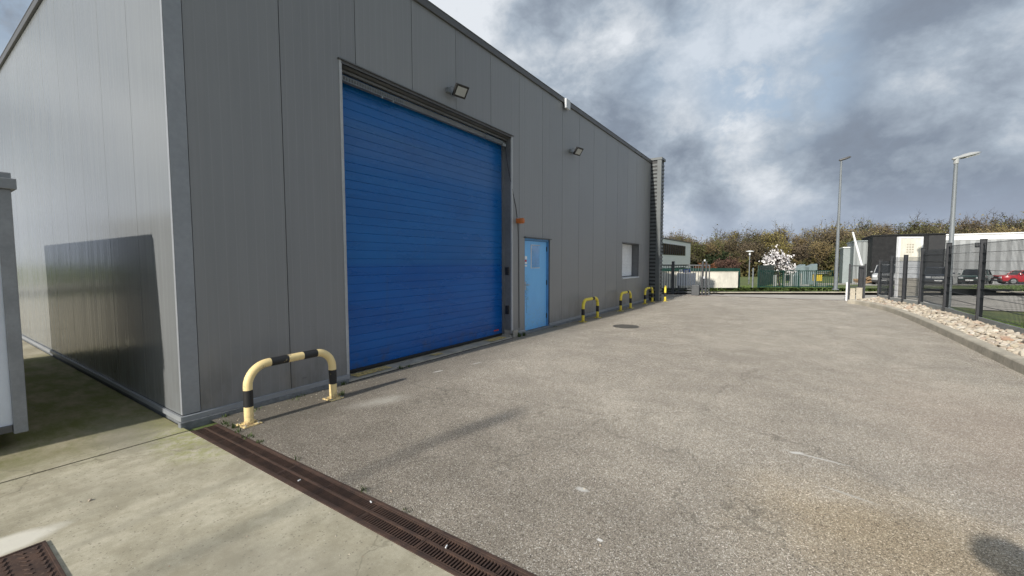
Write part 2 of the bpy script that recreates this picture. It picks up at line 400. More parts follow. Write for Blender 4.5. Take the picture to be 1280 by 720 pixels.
def tag(o, label=None, cat=None, group=None, kind=None):
    if label: o['label'] = label
    if cat: o['category'] = cat
    if group: o['group'] = group
    if kind: o['kind'] = kind
    return o
def thing(name, label, cat, loc=(0, 0, 0), rz=0, group=None):
    o = bpy.data.objects.new(name, None); COL.objects.link(o); o.location = loc; o.rotation_euler = (0, 0, rz)
    o.empty_display_size = .3; o['_w'] = tuple(loc)
    return tag(o, label, cat, group)
def struct(name, mb, m, **k):
    return tag(mb.build(name, m, **k), kind='structure')
def copy_tree(o, parent=None):
    c = o.copy(); COL.objects.link(c); c.parent = parent
    for ch in list(o.children): copy_tree(ch, c)
    return c

CAM = Vector((4.9056, -1.5555, 1.6)); YAW = R(33.753)
# the street runs 33.75 degrees off the yard: street frame (metres along the street, metres across it)
SR = Vector((math.cos(YAW), math.sin(YAW), 0)); SF = Vector((-math.sin(YAW), math.cos(YAW), 0))
def st(a, c, z=0.0): return Vector((CAM.x, CAM.y, 0)) + SR * a + SF * c + Vector((0, 0, z))
def gz(c): return 0.0 if c < 25 else -.041 * (min(c, 62) - 25)      # land falls away behind the street

# ------------------------------------------------------------------ ground
g = MB()
cs = [-60, -20, 0, 10, 20, 25, 28, 31, 34, 38, 42, 46, 50, 56, 62, 90, 200, 500, 1500]; al = [-600, -100, -40, -20, 0, 10, 20, 30, 45, 60, 80, 120, 300, 1500]
vs = [st(a, c, gz(c) - .035) for c in cs for a in al]; n = len(al)
g.add(vs, [(i * n + j, i * n + j + 1, (i + 1) * n + j + 1, (i + 1) * n + j) for i in range(len(cs) - 1) for j in range(n - 1)])
struct('ground', g, M['grass'])

kerb_pts = [(7.66, -9.0), (7.655, 2), (7.65, 7.2), (7.65, 9), (7.645, 11), (7.62, 13), (7.54, 15.2), (7.36, 16.8), (7.12, 17.9), (6.85, 18.6), (6.66, 18.85)]
def smooth_line(pts, step=.35):
    out = []
    P = [Vector((*p, 0)) for p in pts]
    for i in range(len(P) - 1):
        p0 = P[max(i - 1, 0)]; p1 = P[i]; p2 = P[i + 1]; p3 = P[min(i + 2, len(P) - 1)]
        k = max(1, int((p2 - p1).length / step))
        for j in range(k):
            t = j / k
            out.append(.5 * ((2 * p1) + (p2 - p0) * t + (2 * p0 - 5 * p1 + 4 * p2 - p3) * t * t + (3 * p1 - p0 - 3 * p2 + p3) * t ** 3))
    out.append(P[-1]); return out
KL = smooth_line(kerb_pts)
y = MB(); poly = [(0.0, .222), (9.2, .222)] + []
yard_poly = [(-.6, .222, 0), (8.6, .222, 0), (8.6, 20.0, 0), (-14, 20.0, 0), (-14, 16.4, 0), (-.6, 16.4, 0)]
y.quad(*yard_poly)
y.quad((4.4, -9, -.006), (9, -9, -.006), (9, -.001, -.006), (4.4, -.001, -.006))
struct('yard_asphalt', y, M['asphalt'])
rd = MB()
far = [tuple(st(a, 21.5, -.004)) for a in (-60, 0, 30, 60, 140)]
rd.quad((-14, 20.0, -.004), (8.6, 20.0, -.004), tuple(st(12.6, 15.6, -.004)), tuple(st(16.3, 13.3, -.004)), tuple(st(24, 9, -.004)), tuple(st(140, 9, -.004)), far[4], far[3], far[2], far[1], far[0], tuple(st(-60, 10, -.004)))
struct('road', rd, M['road'])
fk = MB()
k = -55.0
while k < 120:
    if not 21.2 < k < 25:
        p = [st(k, 21.51), st(k + .99, 21.51), st(k + .99, 21.66), st(k, 21.66)]
        fk.prism([(q.x, q.y) for q in p], -.03, .045)
    k += 1
struct('street_kerb', fk, M['kerb'], bevel=.01)
dv = MB(); dv.quad(st(21.2, 21.66, -.01), st(25.0, 21.66, -.01), st(31, 30, gz(30) - .02), st(40, 45, gz(45) - .02), st(42, 52, gz(52) - .01), st(30, 52, gz(52) - .01), st(22.6, 30, gz(30) - .02), mi=0)
struct('driveway', dv, M['road'])
pk = MB(); pk.quad(st(30, 36, gz(36) - .015), st(90, 36, gz(36) - .015), st(90, 52, gz(52) - .015), st(42.5, 52, gz(52) - .015))
struct('parking_area', pk, M['road'])

# concrete slab
sl = MB(); sl.quad((-24, -12, 0), (4.6, -12, 0), (4.6, -.012, 0), (-24, -.012, 0))
struct('concrete_slab', sl, M['slab'])
jt = MB()
jt.quad((.155, -12, .0035), (.168, -12, .0035), (.170, -.02, .0035), (.158, -.02, .0035))
struct('slab_joint', jt, M['joint'])

# kerb
kb = MB()
acc = 0; i = 0
ends = []; L = [0]
for a, b in zip(KL, KL[1:]): L.append(L[-1] + (b - a).length)
def kpt(s):
    s = max(0, min(s, L[-1] - 1e-4))
    for i in range(len(L) - 1):
        if L[i + 1] >= s:
            t = (s - L[i]) / (L[i + 1] - L[i]); d = (KL[i + 1] - KL[i]).normalized()
            return KL[i].lerp(KL[i + 1], t), Vector((d.y, -d.x, 0))
s0 = 0
while s0 < L[-1] - .05:
    s1 = min(s0 + 1.0, L[-1]); m = 3; ring = []
    for q in range(m + 1):
        p, nrm = kpt(s0 + .004 + (s1 - s0 - .008) * q / m)
        prof = [(0, 0), (.012, .128), (.03, .145), (.185, .150), (.20, .135), (.20, -.02), (0, -.02)]
        ring.append([p + nrm * a + Vector((0, 0, b)) for a, b in prof])
    n = len(ring[0]); vs = [v for r in ring for v in r]
    fs = [(q * n + j, q * n + (j + 1) % n, (q + 1) * n + (j + 1) % n, (q + 1) * n + j) for q in range(m) for j in range(n)]
    fs += [tuple(range(n)), tuple(range(m * n, m * n + n))[::-1]]
    kb.add(vs, fs); s0 = s1
struct('kerb', kb, M['kerb'])

# fence line behind the stone bed
FP = [(8.62, 4.4), (8.56, 6.95), (8.48, 9.5), (8.40, 12.05), (8.36, 14.35), (8.20, 16.15), (7.96, 17.05), (7.76, 17.95), (7.62, 19.25)]
# stone bed base (soil) between kerb and fence
bed = MB(); k = 36
fl = [Vector((*p, 0)) for p in [(8.72, -9)] + FP + [(7.3, 19.6)]]
FL = []
for q in range(k + 1):
    u = q / k * (len(fl) - 1); i = min(int(u), len(fl) - 2); FL.append(fl[i].lerp(fl[i + 1], u - i))
kl = [kpt(L[-1] * q / k) for q in range(k + 1)]
# re-sample fence side by same y as kerb
def fence_x(yv):
    for a, b in zip(fl, fl[1:]):
        if a.y <= yv <= b.y: return a.x + (b.x - a.x) * (yv - a.y) / (b.y - a.y)
    return fl[-1].x if yv > fl[-1].y else fl[0].x
vs = []
for q in range(k + 1):
    p, nr = kl[q]; p = p + nr * .19; yy = p.y + max(0, p.y - 15) * .15
    fx = max(fence_x(min(yy, 19.5)), p.x + .1)
    for t in (0, .35, .7, 1.08):
        vs.append((p.x + (fx - p.x) * t, p.y + (yy - p.y) * t, .07 + .15 * t))
bed.add(vs, [(q * 4 + j, q * 4 + j + 1, (q + 1) * 4 + j + 1, (q + 1) * 4 + j) for q in range(k) for j in range(3)])
struct('stone_bed', bed, M['kerb'])

def rock_mesh(seed):
    rr = random.Random(seed); bm = bmesh.new(); bmesh.ops.create_icosphere(bm, subdivisions=2, radius=1)
    ax = [rr.uniform(.8, 1.25), rr.uniform(.6, 1.0), rr.uniform(.40, .62)]
    cuts = [(Vector((rr.uniform(-1, 1), rr.uniform(-1, 1), rr.uniform(-.6, 1))).normalized(), rr.uniform(.55, .85)) for _ in range(9)]
    for v in bm.verts:
        p = v.co.copy()
        for nn, d in cuts:
            e = p.dot(nn) - d
            if e > 0: p -= nn * e * .9
        p *= 1 + rr.uniform(-.03, .03)
        v.co = Vector((p.x * ax[0], p.y * ax[1], p.z * ax[2]))
    for f in bm.faces: f.smooth = False
    me = bpy.data.meshes.new('stone'); bm.to_mesh(me); bm.free(); me.materials.append(M['stone']); return me
rocks = [rock_mesh(i) for i in range(9)]
spots = []
rr = random.Random(3)
yv = 5.2
while yv < 19.3:
    step = .085 if yv > 8 else .10
    # kerb x at this y
    cand = min(range(len(KL)), key=lambda i: abs(KL[i].y - min(yv, 18.8)))
    kx = KL[cand].x + .22; fx = fence_x(min(yv, 19.4)) + .02
    if fx - kx > .08:
        x = kx + rr.uniform(0, .06)
        while x < fx:
            t = (x - kx) / (fx - kx)
            spots.append((x, yv + rr.uniform(-.04, .04), .085 + .15 * t + rr.uniform(-.01, .035), rr.choice([rr.uniform(.035, .06), rr.uniform(.05, .075), rr.uniform(.06, .095)])))
            x += rr.uniform(.065, .105)
    yv += step
spots.sort(key=lambda s: (s[0] - CAM.x) ** 2 + (s[1] - CAM.y) ** 2 if s[1] > 6.8 else 1e9)
def place_rot(): return (rr.uniform(-.35, .35), rr.uniform(-.35, .35), rr.uniform(0, 6.28))
for i, (x, yv, z, s) in enumerate(spots[:300]):
    o = bpy.data.objects.new('stone', rocks[i % 9]); COL.objects.link(o)
    o.location = (x, yv, z); o.scale = (s, s, s); o.rotation_euler = place_rot()
    tag(o, 'pale rough stone lying in the bed between kerb and grey mesh fence', 'stone', 'stones filling the bed along the kerb')
far_st = MB()
for i, (x, yv, z, s) in enumerate(spots[300:]):
    me = rocks[i % 9]; mt = Matrix.Translation((x, yv, z)) @ Matrix.Rotation(rr.uniform(0, 6.28), 4, 'Z') @ Matrix.Rotation(rr.uniform(-.35, .35), 4, 'X') @ Matrix.Scale(s, 4)
    far_st.add([mt @ v.co for v in me.vertices], [tuple(p.vertices) for p in me.polygons])
tag(far_st.build('stone_fill', M['stone']), 'heap of smaller pale stones filling the farther part of the bed', 'stones', kind='stuff')

# ------------------------------------------------------------------ warehouse
H = 5.62
wh = thing('warehouse', 'large grey metal clad industrial hall with big blue roller shutter', 'building', (0, 0, 0))
core = MB()
core.box((-19.97, .03, .06), (-.47, 15.87, 5.45)); core.box((-.47, .03, .06), (-.032, 1.78, 5.45)); core.box((-.47, 5.86, .06), (-.032, 6.22, 5.45))
core.box((-.47, 7.48, .06), (-.032, 12.55, 5.45)); core.box((-.47, 14.52, .06), (-.032, 15.87, 5.45))
core.box((-.47, 1.78, 4.2), (-.032, 5.86, 5.45)); core.box((-.47, 6.22, 2.2), (-.032, 7.48, 5.45)); core.box((-.47, 12.55, 2.3), (-.032, 14.52, 5.45)); core.box((-.47, 12.55, .06), (-.032, 14.52, 1.0))
core.build('core_wall', M['seam'], wh)
opens = [(1.85, 5.77, .0, 4.15), (6.29, 7.41, .0, 2.13), (12.62, 14.46, 1.04, 2.26)]
cl = MB(); zb, zt = .105, 5.56
mods = [.15] + [i + .07 for i in range(1, 16)] + [15.9]
for a, b in zip(mods, mods[1:]):
    a2, b2 = a + .004, b - .004
    segs = [(a2, b2, [(zb, zt)])]
    for (o0, o1, z0, z1) in opens:
        new = []
        for (u, v, zs) in segs:
            if v <= o0 or u >= o1: new.append((u, v, zs)); continue
            if u < o0: new.append((u, o0, zs))
            if v > o1: new.append((o1, v, zs))
            new.append((max(u, o0), min(v, o1), [q for q in ((zb, z0), (z1, zt)) if q[1] - q[0] > .01]))
        segs = new
    for (u, v, zs) in segs:
        for (z0, z1) in zs: cl.box((-.03, u, z0), (0, v, z1))
cl.build('front_cladding', M['clad'], wh, bevel=.002)
sd = MB()
xs = [-.03] + [-i - .0 for i in range(1, 21)]
for a, b in zip(xs, xs[1:]): sd.box((b + .003, 0, .105), (a - .003, .028, 5.56))
sd.build('side_cladding', M['clad_side'], wh, bevel=.002)
tr = MB()
tr.box((-.03, -.006, .112), (.006, 0.0, 5.555)); tr.box((0, 0.0, .112), (.006, .148, 5.555))
tr.build('corner_flashing', M['trim'], wh, bevel=.0025)
bf = MB()
for a, b in ((-.01, 1.85), (5.77, 6.29), (7.41, 15.9)):
    bf.add([(.002, a, .106), (.022, a, .098), (.022, a, .052), (-.03, a, .052), (.002, b, .106), (.022, b, .098), (.022, b, .052), (-.03, b, .052)],
           [(0, 1, 5, 4), (1, 2, 6, 5), (2, 3, 7, 6), (0, 3, 2, 1), (4, 5, 6, 7), (0, 4, 7, 3)])
bf.box((-20, -.022, .052), (.0195, -.0005, .1)); bf.build('base_flashing', M['trim'], wh)
pl = MB()
for a, b in ((-.035, 1.83), (5.79, 6.28), (7.42, 15.9)): pl.box((-.03, a, -.05), (.033, b, .050))
pl.box((-20, .006, -.05), (-.03, .028, .0515)); pl.box((-.03, -.034, -.05), (.02, .0, .050)); pl.build('plinth', M['plinth'], wh, bevel=.008)
cp = MB()
cp.box((-20.03, -.035, 5.553), (.035, .0, 5.66)); cp.box((-.05, 0, 5.553), (.035, 15.9, 5.66)); cp.box((-20.03, -.04, 5.66), (.042, 15.95, 5.675))
cp.build('roof_edge', M['cap'], wh, bevel=.004)
rf = MB(); rf.box((-19.9, .05, 5.46), (-.06, 15.85, 5.52)); rf.build('roof', M['cap'], wh)
bk = MB(); bk.box((-20, 15.87, .05), (-.04, 15.9, 5.55)); bk.box((-20, .03, .05), (-19.97, 15.87, 5.55)); bk.build('rear_cladding', M['clad'], wh)

# roller shutter opening
rs = MB(); XR = -.235; z = .085; pitch = .1205; prof = []
while z < 4.10:
    for dx, dz in ((-.0055, 0), (-.001, .003), (0.0, .007), (.0008, .06), (0.0, pitch - .008), (-.001, pitch - .004), (-.0055, pitch - .0005)):
        prof.append((XR + dx, z + dz))
    z += pitch
vs = []
for yy in (1.872, 5.748): vs += [(a, yy, b) for a, b in prof]
n = len(prof); rs.add(vs, [(i, i + 1, n + i + 1, n + i) for i in range(n - 1)])
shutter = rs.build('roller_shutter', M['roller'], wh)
sb = MB(); sb.box((XR - .03, 1.875, .042), (XR + .012, 5.745, .086)); sb.build('bottom_seal', M['rubber'], shutter, bevel=.004)
lb = MB(); lb.box((XR + .004, 5.45, .16), (XR + .0075, 5.62, .185)); lb.build('warning_label', M['red'], shutter)
for yy in (1.85, 5.77):
    s_ = 1 if yy < 3 else -1
    gr = MB(); gr.box((XR - .04, yy, .04), (XR + .05, yy + s_ * .018, 4.1)); gr.build('guide_rail', M['reveal'], shutter)
rv = MB()
rv.box((-.45, 1.80, .05), (-.002, 1.85, 4.15)); rv.box((-.45, 5.77, .16), (-.002, 5.82, 4.15)); rv.box((-.45, 1.80, 4.15), (-.002, 5.82, 4.19))
rv.build('opening_reveal', M['reveal'], wh)
fr = MB()
fr.box((0, 1.815, .106), (.007, 1.85, 4.185)); fr.box((-.02, 1.85, .106), (.007, 1.856, 4.15))
fr.build('opening_trim', M['trim_light'], wh, bevel=.0015); fr = MB(); fr.box((0, 5.77, .106), (.007, 5.815, 4.185)); fr.box((-.02, 5.764, .106), (.007, 5.77, 4.15))
fr.build('opening_trim', M['trim_light'], wh, bevel=.0015)
ft = MB(); ft.box((0, 1.80, 4.186), (.03, 5.83, 4.20)); ft.box((-.003, 1.85, 4.15), (.008, 5.77, 4.186)); ft.build('drip_flashing', M['cap'], wh)
hd = MB(); hd.box((-.19, 1.86, 4.00), (-.13, 5.76, 4.03)); hd.box((-.135, 1.86, 4.03), (-.13, 5.76, 4.075)); hd.box((-.16, 1.86, 4.10), (-.10, 5.76, 4.13))
hd.build('header_rail', M['reveal'], wh)
for y0, y1 in ((1.88, 3.02), (5.05, 5.62)):
    pr = MB(); pr.box((-.10, y0, 3.985), (-.085, y1, 3.992)); pr.box((-.10, y0, 4.05), (-.097, y1, 4.056))
    u = y0
    while u < y1 - .02: pr.box((-.10, u, 3.992), (-.094, u + .018, 4.05)); u += .042
    if y0 < 3:
        for u in (2.55, 2.75): pr.box((-.10, u, 3.955), (-.08, u + .03, 3.985))
    else: pr.box((-.10, 5.56, 3.96), (-.07, 5.68, 4.01))
    pr.build('perforated_rail', M['galv'], wh)
cb = MB(); cb.tube([(-.09, 5.68, 3.97), (-.05, 5.70, 3.6), (.004, 5.80, 3.1), (.006, 5.93, 2.75), (.006, 5.98, 2.54)], .006, 6); cb.build('cable', M['black'], wh)
for zz, h_ in ((1.33, .16), (.5, .18)):
    sn = MB(); sn.box((-.14, 5.735, zz), (-.07, 5.77, zz + h_)); sn.build('door_sensor', M['black'], wh, bevel=.004)
ql = MB(); ql.box((-.30, 5.77, .0), (.05, 5.95, .155)); ql.box((-.30, 5.73, .0), (-.02, 5.77, .06)); ql.build('foot_block', M['block'], wh, bevel=.012)

# threshold strip of the shutter
th = MB(); th.quad((-.45, 1.83, .030), (.012, 1.83, .022), (.012, 5.77, .022), (-.45, 5.77, .030)); th.quad((.012, 1.83, .022), (.02, 1.83, -.01), (.02, 5.77, -.01), (.012, 5.77, .022))
struct('threshold', th, M['threshold'])
ys = MB()
for (a, b, x0, x1) in ((1.98, 2.62, -.19, -.02), (3.52, 3.75, -.17, -.05), (5.05, 5.62, -.19, -.01)):
    ys.quad((x0, a, .0345), (x1, a + .02, .0305), (x1 - .01, b, .0305), (x0 + .01, b - .03, .0345))
struct('threshold_paint', ys, M['yellow_floor'])
slot = MB(); slot.box((.021, 1.8, -.02), (.044, 5.8, .003)); struct('threshold_slot', slot, M['void'])

# blue side door
dr = MB(); dr.box((-.10, 6.335, .055), (-.055, 7.365, 2.075)); door = dr.build('personnel_door', M['door'], wh, bevel=.003)
df = MB(); df.box((-.14, 6.292, .05), (-.02, 6.332, 2.128)); df.box((-.14, 7.368, .05), (-.02, 7.408, 2.128)); df.box((-.14, 6.332, 2.08), (-.02, 7.368, 2.128)); df.build('door_frame', M['door_frame'], wh, bevel=.003)
dcap = MB(); dcap.box((0, 6.25, 2.133), (.05, 7.45, 2.15)); dcap.box((-.02, 7.409, .106), (.006, 7.43, 2.133)); dcap.build('door_drip', M['cap'], wh)
dp = MB(); dp.box((-.054, 6.66, 1.47), (-.0515, 7.02, 1.98)); dp.build('vision_panel', M['pane_blue'], door, bevel=.001)
dfr = MB(); dfr.box((-.055, 6.63, 1.98), (-.047, 7.05, 1.995)); dfr.box((-.055, 6.63, 1.455), (-.049, 7.05, 1.47)); dfr.box((-.055, 6.63, 1.47), (-.049, 6.66, 1.98)); dfr.build('panel_bead', M['offwhite'], door)
dn = MB(); dn.box((-.055, 6.37, 1.66), (-.052, 6.47, 1.73)); dn.box((-.055, 6.37, 1.50), (-.052, 6.47, 1.53)); dn.box((-.055, 6.37, 1.56), (-.052, 6.47, 1.60)); dn.build('door_notice', M['white'], door)
dn2 = MB(); dn2.box((-.055, 6.385, 1.605), (-.0525, 6.455, 1.65)); dn2.build('notice_mark', M['red'], door)
dh = MB(); dh.box((-.055, 6.37, .98), (-.045, 6.41, 1.16)); dh.tube([(-.05, 6.39, 1.09), (-.005, 6.39, 1.09), (-.003, 6.5, 1.088)], .009, 8); dh.build('door_handle', M['steel'], door)
for zz in (.25, 1.05, 1.85):
    hg = MB(); hg.cyl((-.045, 7.362), .014, zz, zz + .11, 10); hg.build('hinge', M['black'], door)
scr = MB(); scr.tube([(-.0535, 6.42, .95), (-.0535, 6.45, .7), (-.0535, 6.455, .45)], .003, 5); scr.build('scratch_mark', M['door_frame'], door)
dsill = MB(); dsill.box((-.2, 6.285, -.03), (.03, 7.415, .048)); dsill.build('door_sill', M['plinth'], wh, bevel=.006)

# window
wn = MB()
for i in range(22): wn.box((-.262, 12.66, 1.08 + i * .053), (-.250, 14.42, 1.08 + i * .053 + .050))
win = wn.build('window_shutter', M['white'], wh, bevel=.003)
wr = MB(); wr.box((-.30, 12.58, 1.0), (-.002, 12.62, 2.30)); wr.box((-.30, 14.46, 1.0), (-.002, 14.50, 2.30)); wr.box((-.30, 12.62, 2.26), (-.002, 14.46, 2.30)); wr.box((-.32, 12.58, 1.0), (-.30, 14.5, 2.3)); wr.build('window_reveal', M['reveal'], wh)
ws = MB(); ws.box((-.30, 12.62, 1.0), (.035, 14.46, 1.042)); ws.build('window_sill', M['offwhite'], wh, bevel=.004)
wd = MB(); wd.box((0, 12.56, 2.262), (.03, 14.52, 2.275)); wd.build('window_drip', M['cap'], wh)

# end fin at the far corner
fx0, fx1, fy0, fy1 = -.35, .40, 15.905, 16.42
fin = MB(); fin.box((fx0, fy0 + .02, 0), (fx1 - .02, fy1 - .02, 5.66)); f_ = fin.build('end_fin', M['fin_dark'], wh)
rb = MB(); z = .12
while z < 5.55:
    rb.box((.0, fy0, z), (fx1 - .15, fy0 + .02, z + .075)); rb.box((fx1 - .02, fy0 + .13, z), (fx1, fy1, z + .075)); z += .148
rb.build('horizontal_rib', M['fin'], f_)
tc = MB(); tc.box((fx1 - .15, fy0 - .012, .0), (fx1 + .012, fy0 + .02, 5.66)); tc.box((fx1 - .02, fy0 + .02, 0), (fx1 + .012, fy0 + .13, 5.66)); tc.build('corner_trim', M['fin'], f_, bevel=.004)
tcap = MB(); tcap.box((fx0, fy0 - .03, 5.663), (fx1 + .04, fy1 + .03, 5.76)); tcap.build('fin_cap', M['fin'], f_, bevel=.006)

# wall-mounted things
def floodlight(label, yv, zv, yaw, tilt):
    t = thing('floodlight', label, 'floodlight', (0, yv, zv), 0, 'floodlights on the hall front')
    m = Matrix.Translation((.19, 0, 0)) @ Matrix.Rotation(yaw, 4, 'Z') @ Matrix.Rotation(tilt, 4, 'Y') @ Matrix.Scale(.76, 4)
    a = MB(); a.box((-.03, -.17, -.135), (.022, .17, .135), rot=m)
    for i in range(9): a.box((-.05, -.15 + i * .036, -.11), (-.03, -.142 + i * .036, .11), rot=m)
    h_ = a.build('housing', M['black'], t, bevel=.006, local=True)
    gl = MB(); gl.box((.0225, -.125, -.092), (.026, .125, .092), rot=m); gl.build('lens', M['fl_glass'], t, local=True)
    b = MB(); b.box((0.001, -.05, -.04), (.012, .05, .04)); b.tube([(.01, 0, 0), (.12, 0, -.02), (.17, 0, -.01)], .014, 8); b.build('bracket', M['galv'], t, local=True)
    s_ = MB(); s_.box((.002, -.16, -.03), (.06, -.09, .05)); s_.tube([(.05, -.125, .04), (.1, -.125, .06), (.14, -.08, .03)], .007, 6); s_.build('sensor_box', M['galv'], t, bevel=.006, local=True)
    return t
floodlight('black square floodlight above the blue roller shutter', 3.97, 4.45, R(-12), R(-52 + 90))
floodlight('black square floodlight high on wall between shutter and shuttered window', 8.6, 4.45, R(-12), R(38))
ab = MB(); ab.box((.037, 8.08, 5.42), (.10, 8.32, 5.66)); o = ab.build('alarm_box', M['offwhite'], bevel=.015)
tag(o, 'small white box fixed at the roof edge of the grey hall', 'alarm box')
bc = thing('beacon_lamp', 'small amber warning beacon on the wall right of the blue shutter', 'beacon', (0, 6.0, 2.47))
b = MB(); b.box((.002, -.06, -.05), (.05, .06, .05)); b.build('beacon_base', M['amber'], bc, bevel=.006, local=True)
b = MB(); b.tube([(.05, 0, 0), (.075, 0, 0), (.15, 0, 0), (.165, 0, 0)], [.055, .06, .058, .03], 14); b.build('beacon_lens', M['amber'], bc, local=True)
b = MB(); b.tube([(.008, 0.01, -.05), (.006, .03, -.3), (.006, .05, -2.3)], .006, 6); b.build('beacon_cable', M['black'], bc, local=True)

# ------------------------------------------------------------------ hoop barriers
def hoop(label, x, yv, rz, width, paint, h=.58, r=.042, far=False, group='yellow and black hoop barriers along the hall'):
    t = thing('hoop_barrier', label, 'barrier', (x, yv, 0), rz, group)
    rad = .20; pts = [(0, 0, .012)]
    def arc(cx, cz, a0, a1, n=8): return [(0, cx + rad * math.cos(a0 + (a1 - a0) * i / n), cz + rad * math.sin(a0 + (a1 - a0) * i / n)) for i in range(n + 1)]
    path = [(0, 0, .012)] + arc(rad, h - rad, PI, PI / 2) + arc(width - rad, h - rad, PI / 2, 0) + [(0, width, .012)]
    # resample at 1 cm, cut into colour bands
    P = [Vector(p) for p in path]; cum = [0]
    for a, b in zip(P, P[1:]): cum.append(cum[-1] + (b - a).length)
    T = cum[-1]
    def at(s):
        for i in range(len(cum) - 1):
            if cum[i + 1] >= s - 1e-9: return P[i].lerp(P[i + 1], (s - cum[i]) / max(1e-9, cum[i + 1] - cum[i]))
        return P[-1]
    tb = MB(); n_ = int(T / .0125); tb.tube([at(T * i / n_) for i in range(n_ + 1)], r, 20); tb.build('hoop_tube', paint, t, local=True)
    hs = width - 2 * rad; top0 = (h - rad) + rad * PI / 2; 
    bands = [(.17, .335), (T - .335, T - .17), (top0 + hs * .02, top0 + hs * .36), (top0 + hs * .68, top0 + hs * .98)]
    if far: bands = bands[:2] + [(top0 + hs * .60, top0 + hs * .86)]
    for bi, (s0, s1) in enumerate(bands):
        bm_ = MB(); k_ = 8
        bm_.tube([at(s0 + (s1 - s0) * i / k_) for i in range(k_ + 1)], r + .0015, 20); bm_.build('black_band', M['black_band'], t, local=True)
    for yy in (0, width):
        pb = MB(); pb.box((-.085, yy - .085, .0), (.085, yy + .085, .012))
        q = pb.build('base_plate', paint, t, bevel=.002, local=True)
        bo = MB()
        for sx in (-.06, .06):
            for sy in (-.06, .06): bo.cyl((sx, yy + sy), .011, .012, .022, 6)
        bo.build('bolt', M['steel'], q, local=True)
    return t
hoop('faded pale yellow hoop barrier nearest, beside the drain grate', .475, .385, R(1.2), .93, M['yellow_pale'])
hoop('bright yellow hoop barrier just right of the light blue door', .28, 8.78, 0, 1.0, M['yellow'], far=True)
hoop('bright yellow hoop barrier in front of the shuttered window', .27, 11.75, 0, 1.0, M['yellow'], far=True)
hoop('bright yellow hoop barrier just short of the ribbed corner fin', .27, 14.45, 0, 1.0, M['yellow'], far=True)
hoop('yellow hoop barrier seen edge-on as one post beside the corner fin', .62, 16.05, R(13.5), .8, M['yellow'], far=True)

# ------------------------------------------------------------------ drain channel
dc = thing('drain_channel', 'rusty brown slotted drain channel running between concrete slab and asphalt', 'drain', (.2, 0, 0))
tg = MB(); tg.box((.2, -.006, -.14), (9, .216, -.12)); tg.box((.2, -.006, -.12), (9, .006, -.045)); tg.box((.2, .204, -.12), (9, .216, -.045)); tg.build('trough', M['void'], dc)
fm = MB(); fm.box((.2, -.011, -.044), (9, .012, .004)); fm.box((.2, .198, -.044), (9, .221, .003)); fm.build('channel_frame', M['iron'], dc, bevel=.002)
ga = MB(); y0, y1 = .0135, .1965; Lg = .4975; ym = .105
ga.box((0, y0, -.035), (Lg, y0 + .012, .001)); ga.box((0, y1 - .012, -.035), (Lg, y1, .001)); ga.box((0, ym - .009, -.035), (Lg, ym + .009, .004))
u = .004
while u < Lg - .008:
    for a, b in ((y0 + .012, ym - .009), (ym + .009, y1 - .012)): ga.box((u, a, -.03), (u + .0095, b, 0))
    u += .0215
ga.box((Lg - .009, y0 + .012, -.03), (Lg, ym - .009, .0005)); ga.box((Lg - .009, ym + .009, -.03), (Lg, y1 - .012, .0005))
g0 = ga.build('grate', M['iron'], dc, local=True)
for i in range(1, 17):
    c = g0.copy(); COL.objects.link(c); c.parent = dc; c.location = (.5 * i, 0, random.uniform(-.001, .0015))
deb = MB()
for (x, yv) in ((3.34, .12), (2.62, .17), (1.95, .06)):
    rx = random.uniform(0, 3); m = Matrix.Translation((x, yv, .010)) @ Matrix.Rotation(rx, 4, 'Z')
    deb.box((-.011, -.0035, -.004), (.011, .0035, .003), rot=m)
tag(deb.build('litter', M['white'], bevel=.001), 'tiny scraps of pale litter caught on the drain grate', 'litter', kind='stuff')

# service cover, bottom left
sc_ = thing('service_cover', 'rusty rectangular cast iron cover with raised tread set in the slab', 'cover', (1.7, -1.44, 0))
b = MB(); b.box((1.385, -1.77, -.02), (2.05, -1.115, .006)); b.box((1.385, -1.77, .006), (1.40, -1.115, .011)); b.box((1.40, -1.130, .006), (2.05, -1.115, .011)); b.build('cover_plate', M['iron'], sc_, bevel=.002)
b = MB()
for i in range(12):
    for j in range(10):
        cx, cy = 1.435 + i * .052, -1.155 - j * .062
        m = Matrix.Translation((cx, cy, .006)) @ Matrix.Rotation(R(38 if j % 2 else -20), 4, 'Z')
        b.box((-.02, -.0055, 0), (.02, .0055, .006), rot=m)
b.build('raised_tread', M['iron'], sc_, bevel=.002)
mc = thing('manhole_cover', 'round dark iron manhole cover set flush in the asphalt', 'manhole cover', (1.5, 8.62, 0))
b = MB(); b.cyl((1.5, 8.62), .32, -.01, .004, 40); b.build('cover_rim', M['cover_iron'], mc)
b = MB(); b.cyl((1.5, 8.62), .285, .0045, .009, 40)
for i in range(-4, 5): b.box((1.5 - .2, 8.62 + i * .055 - .01, .009), (1.5 + .2, 8.62 + i * .055 + .01, .012))
b.build('cover_lid', M['cover_iron'], mc)

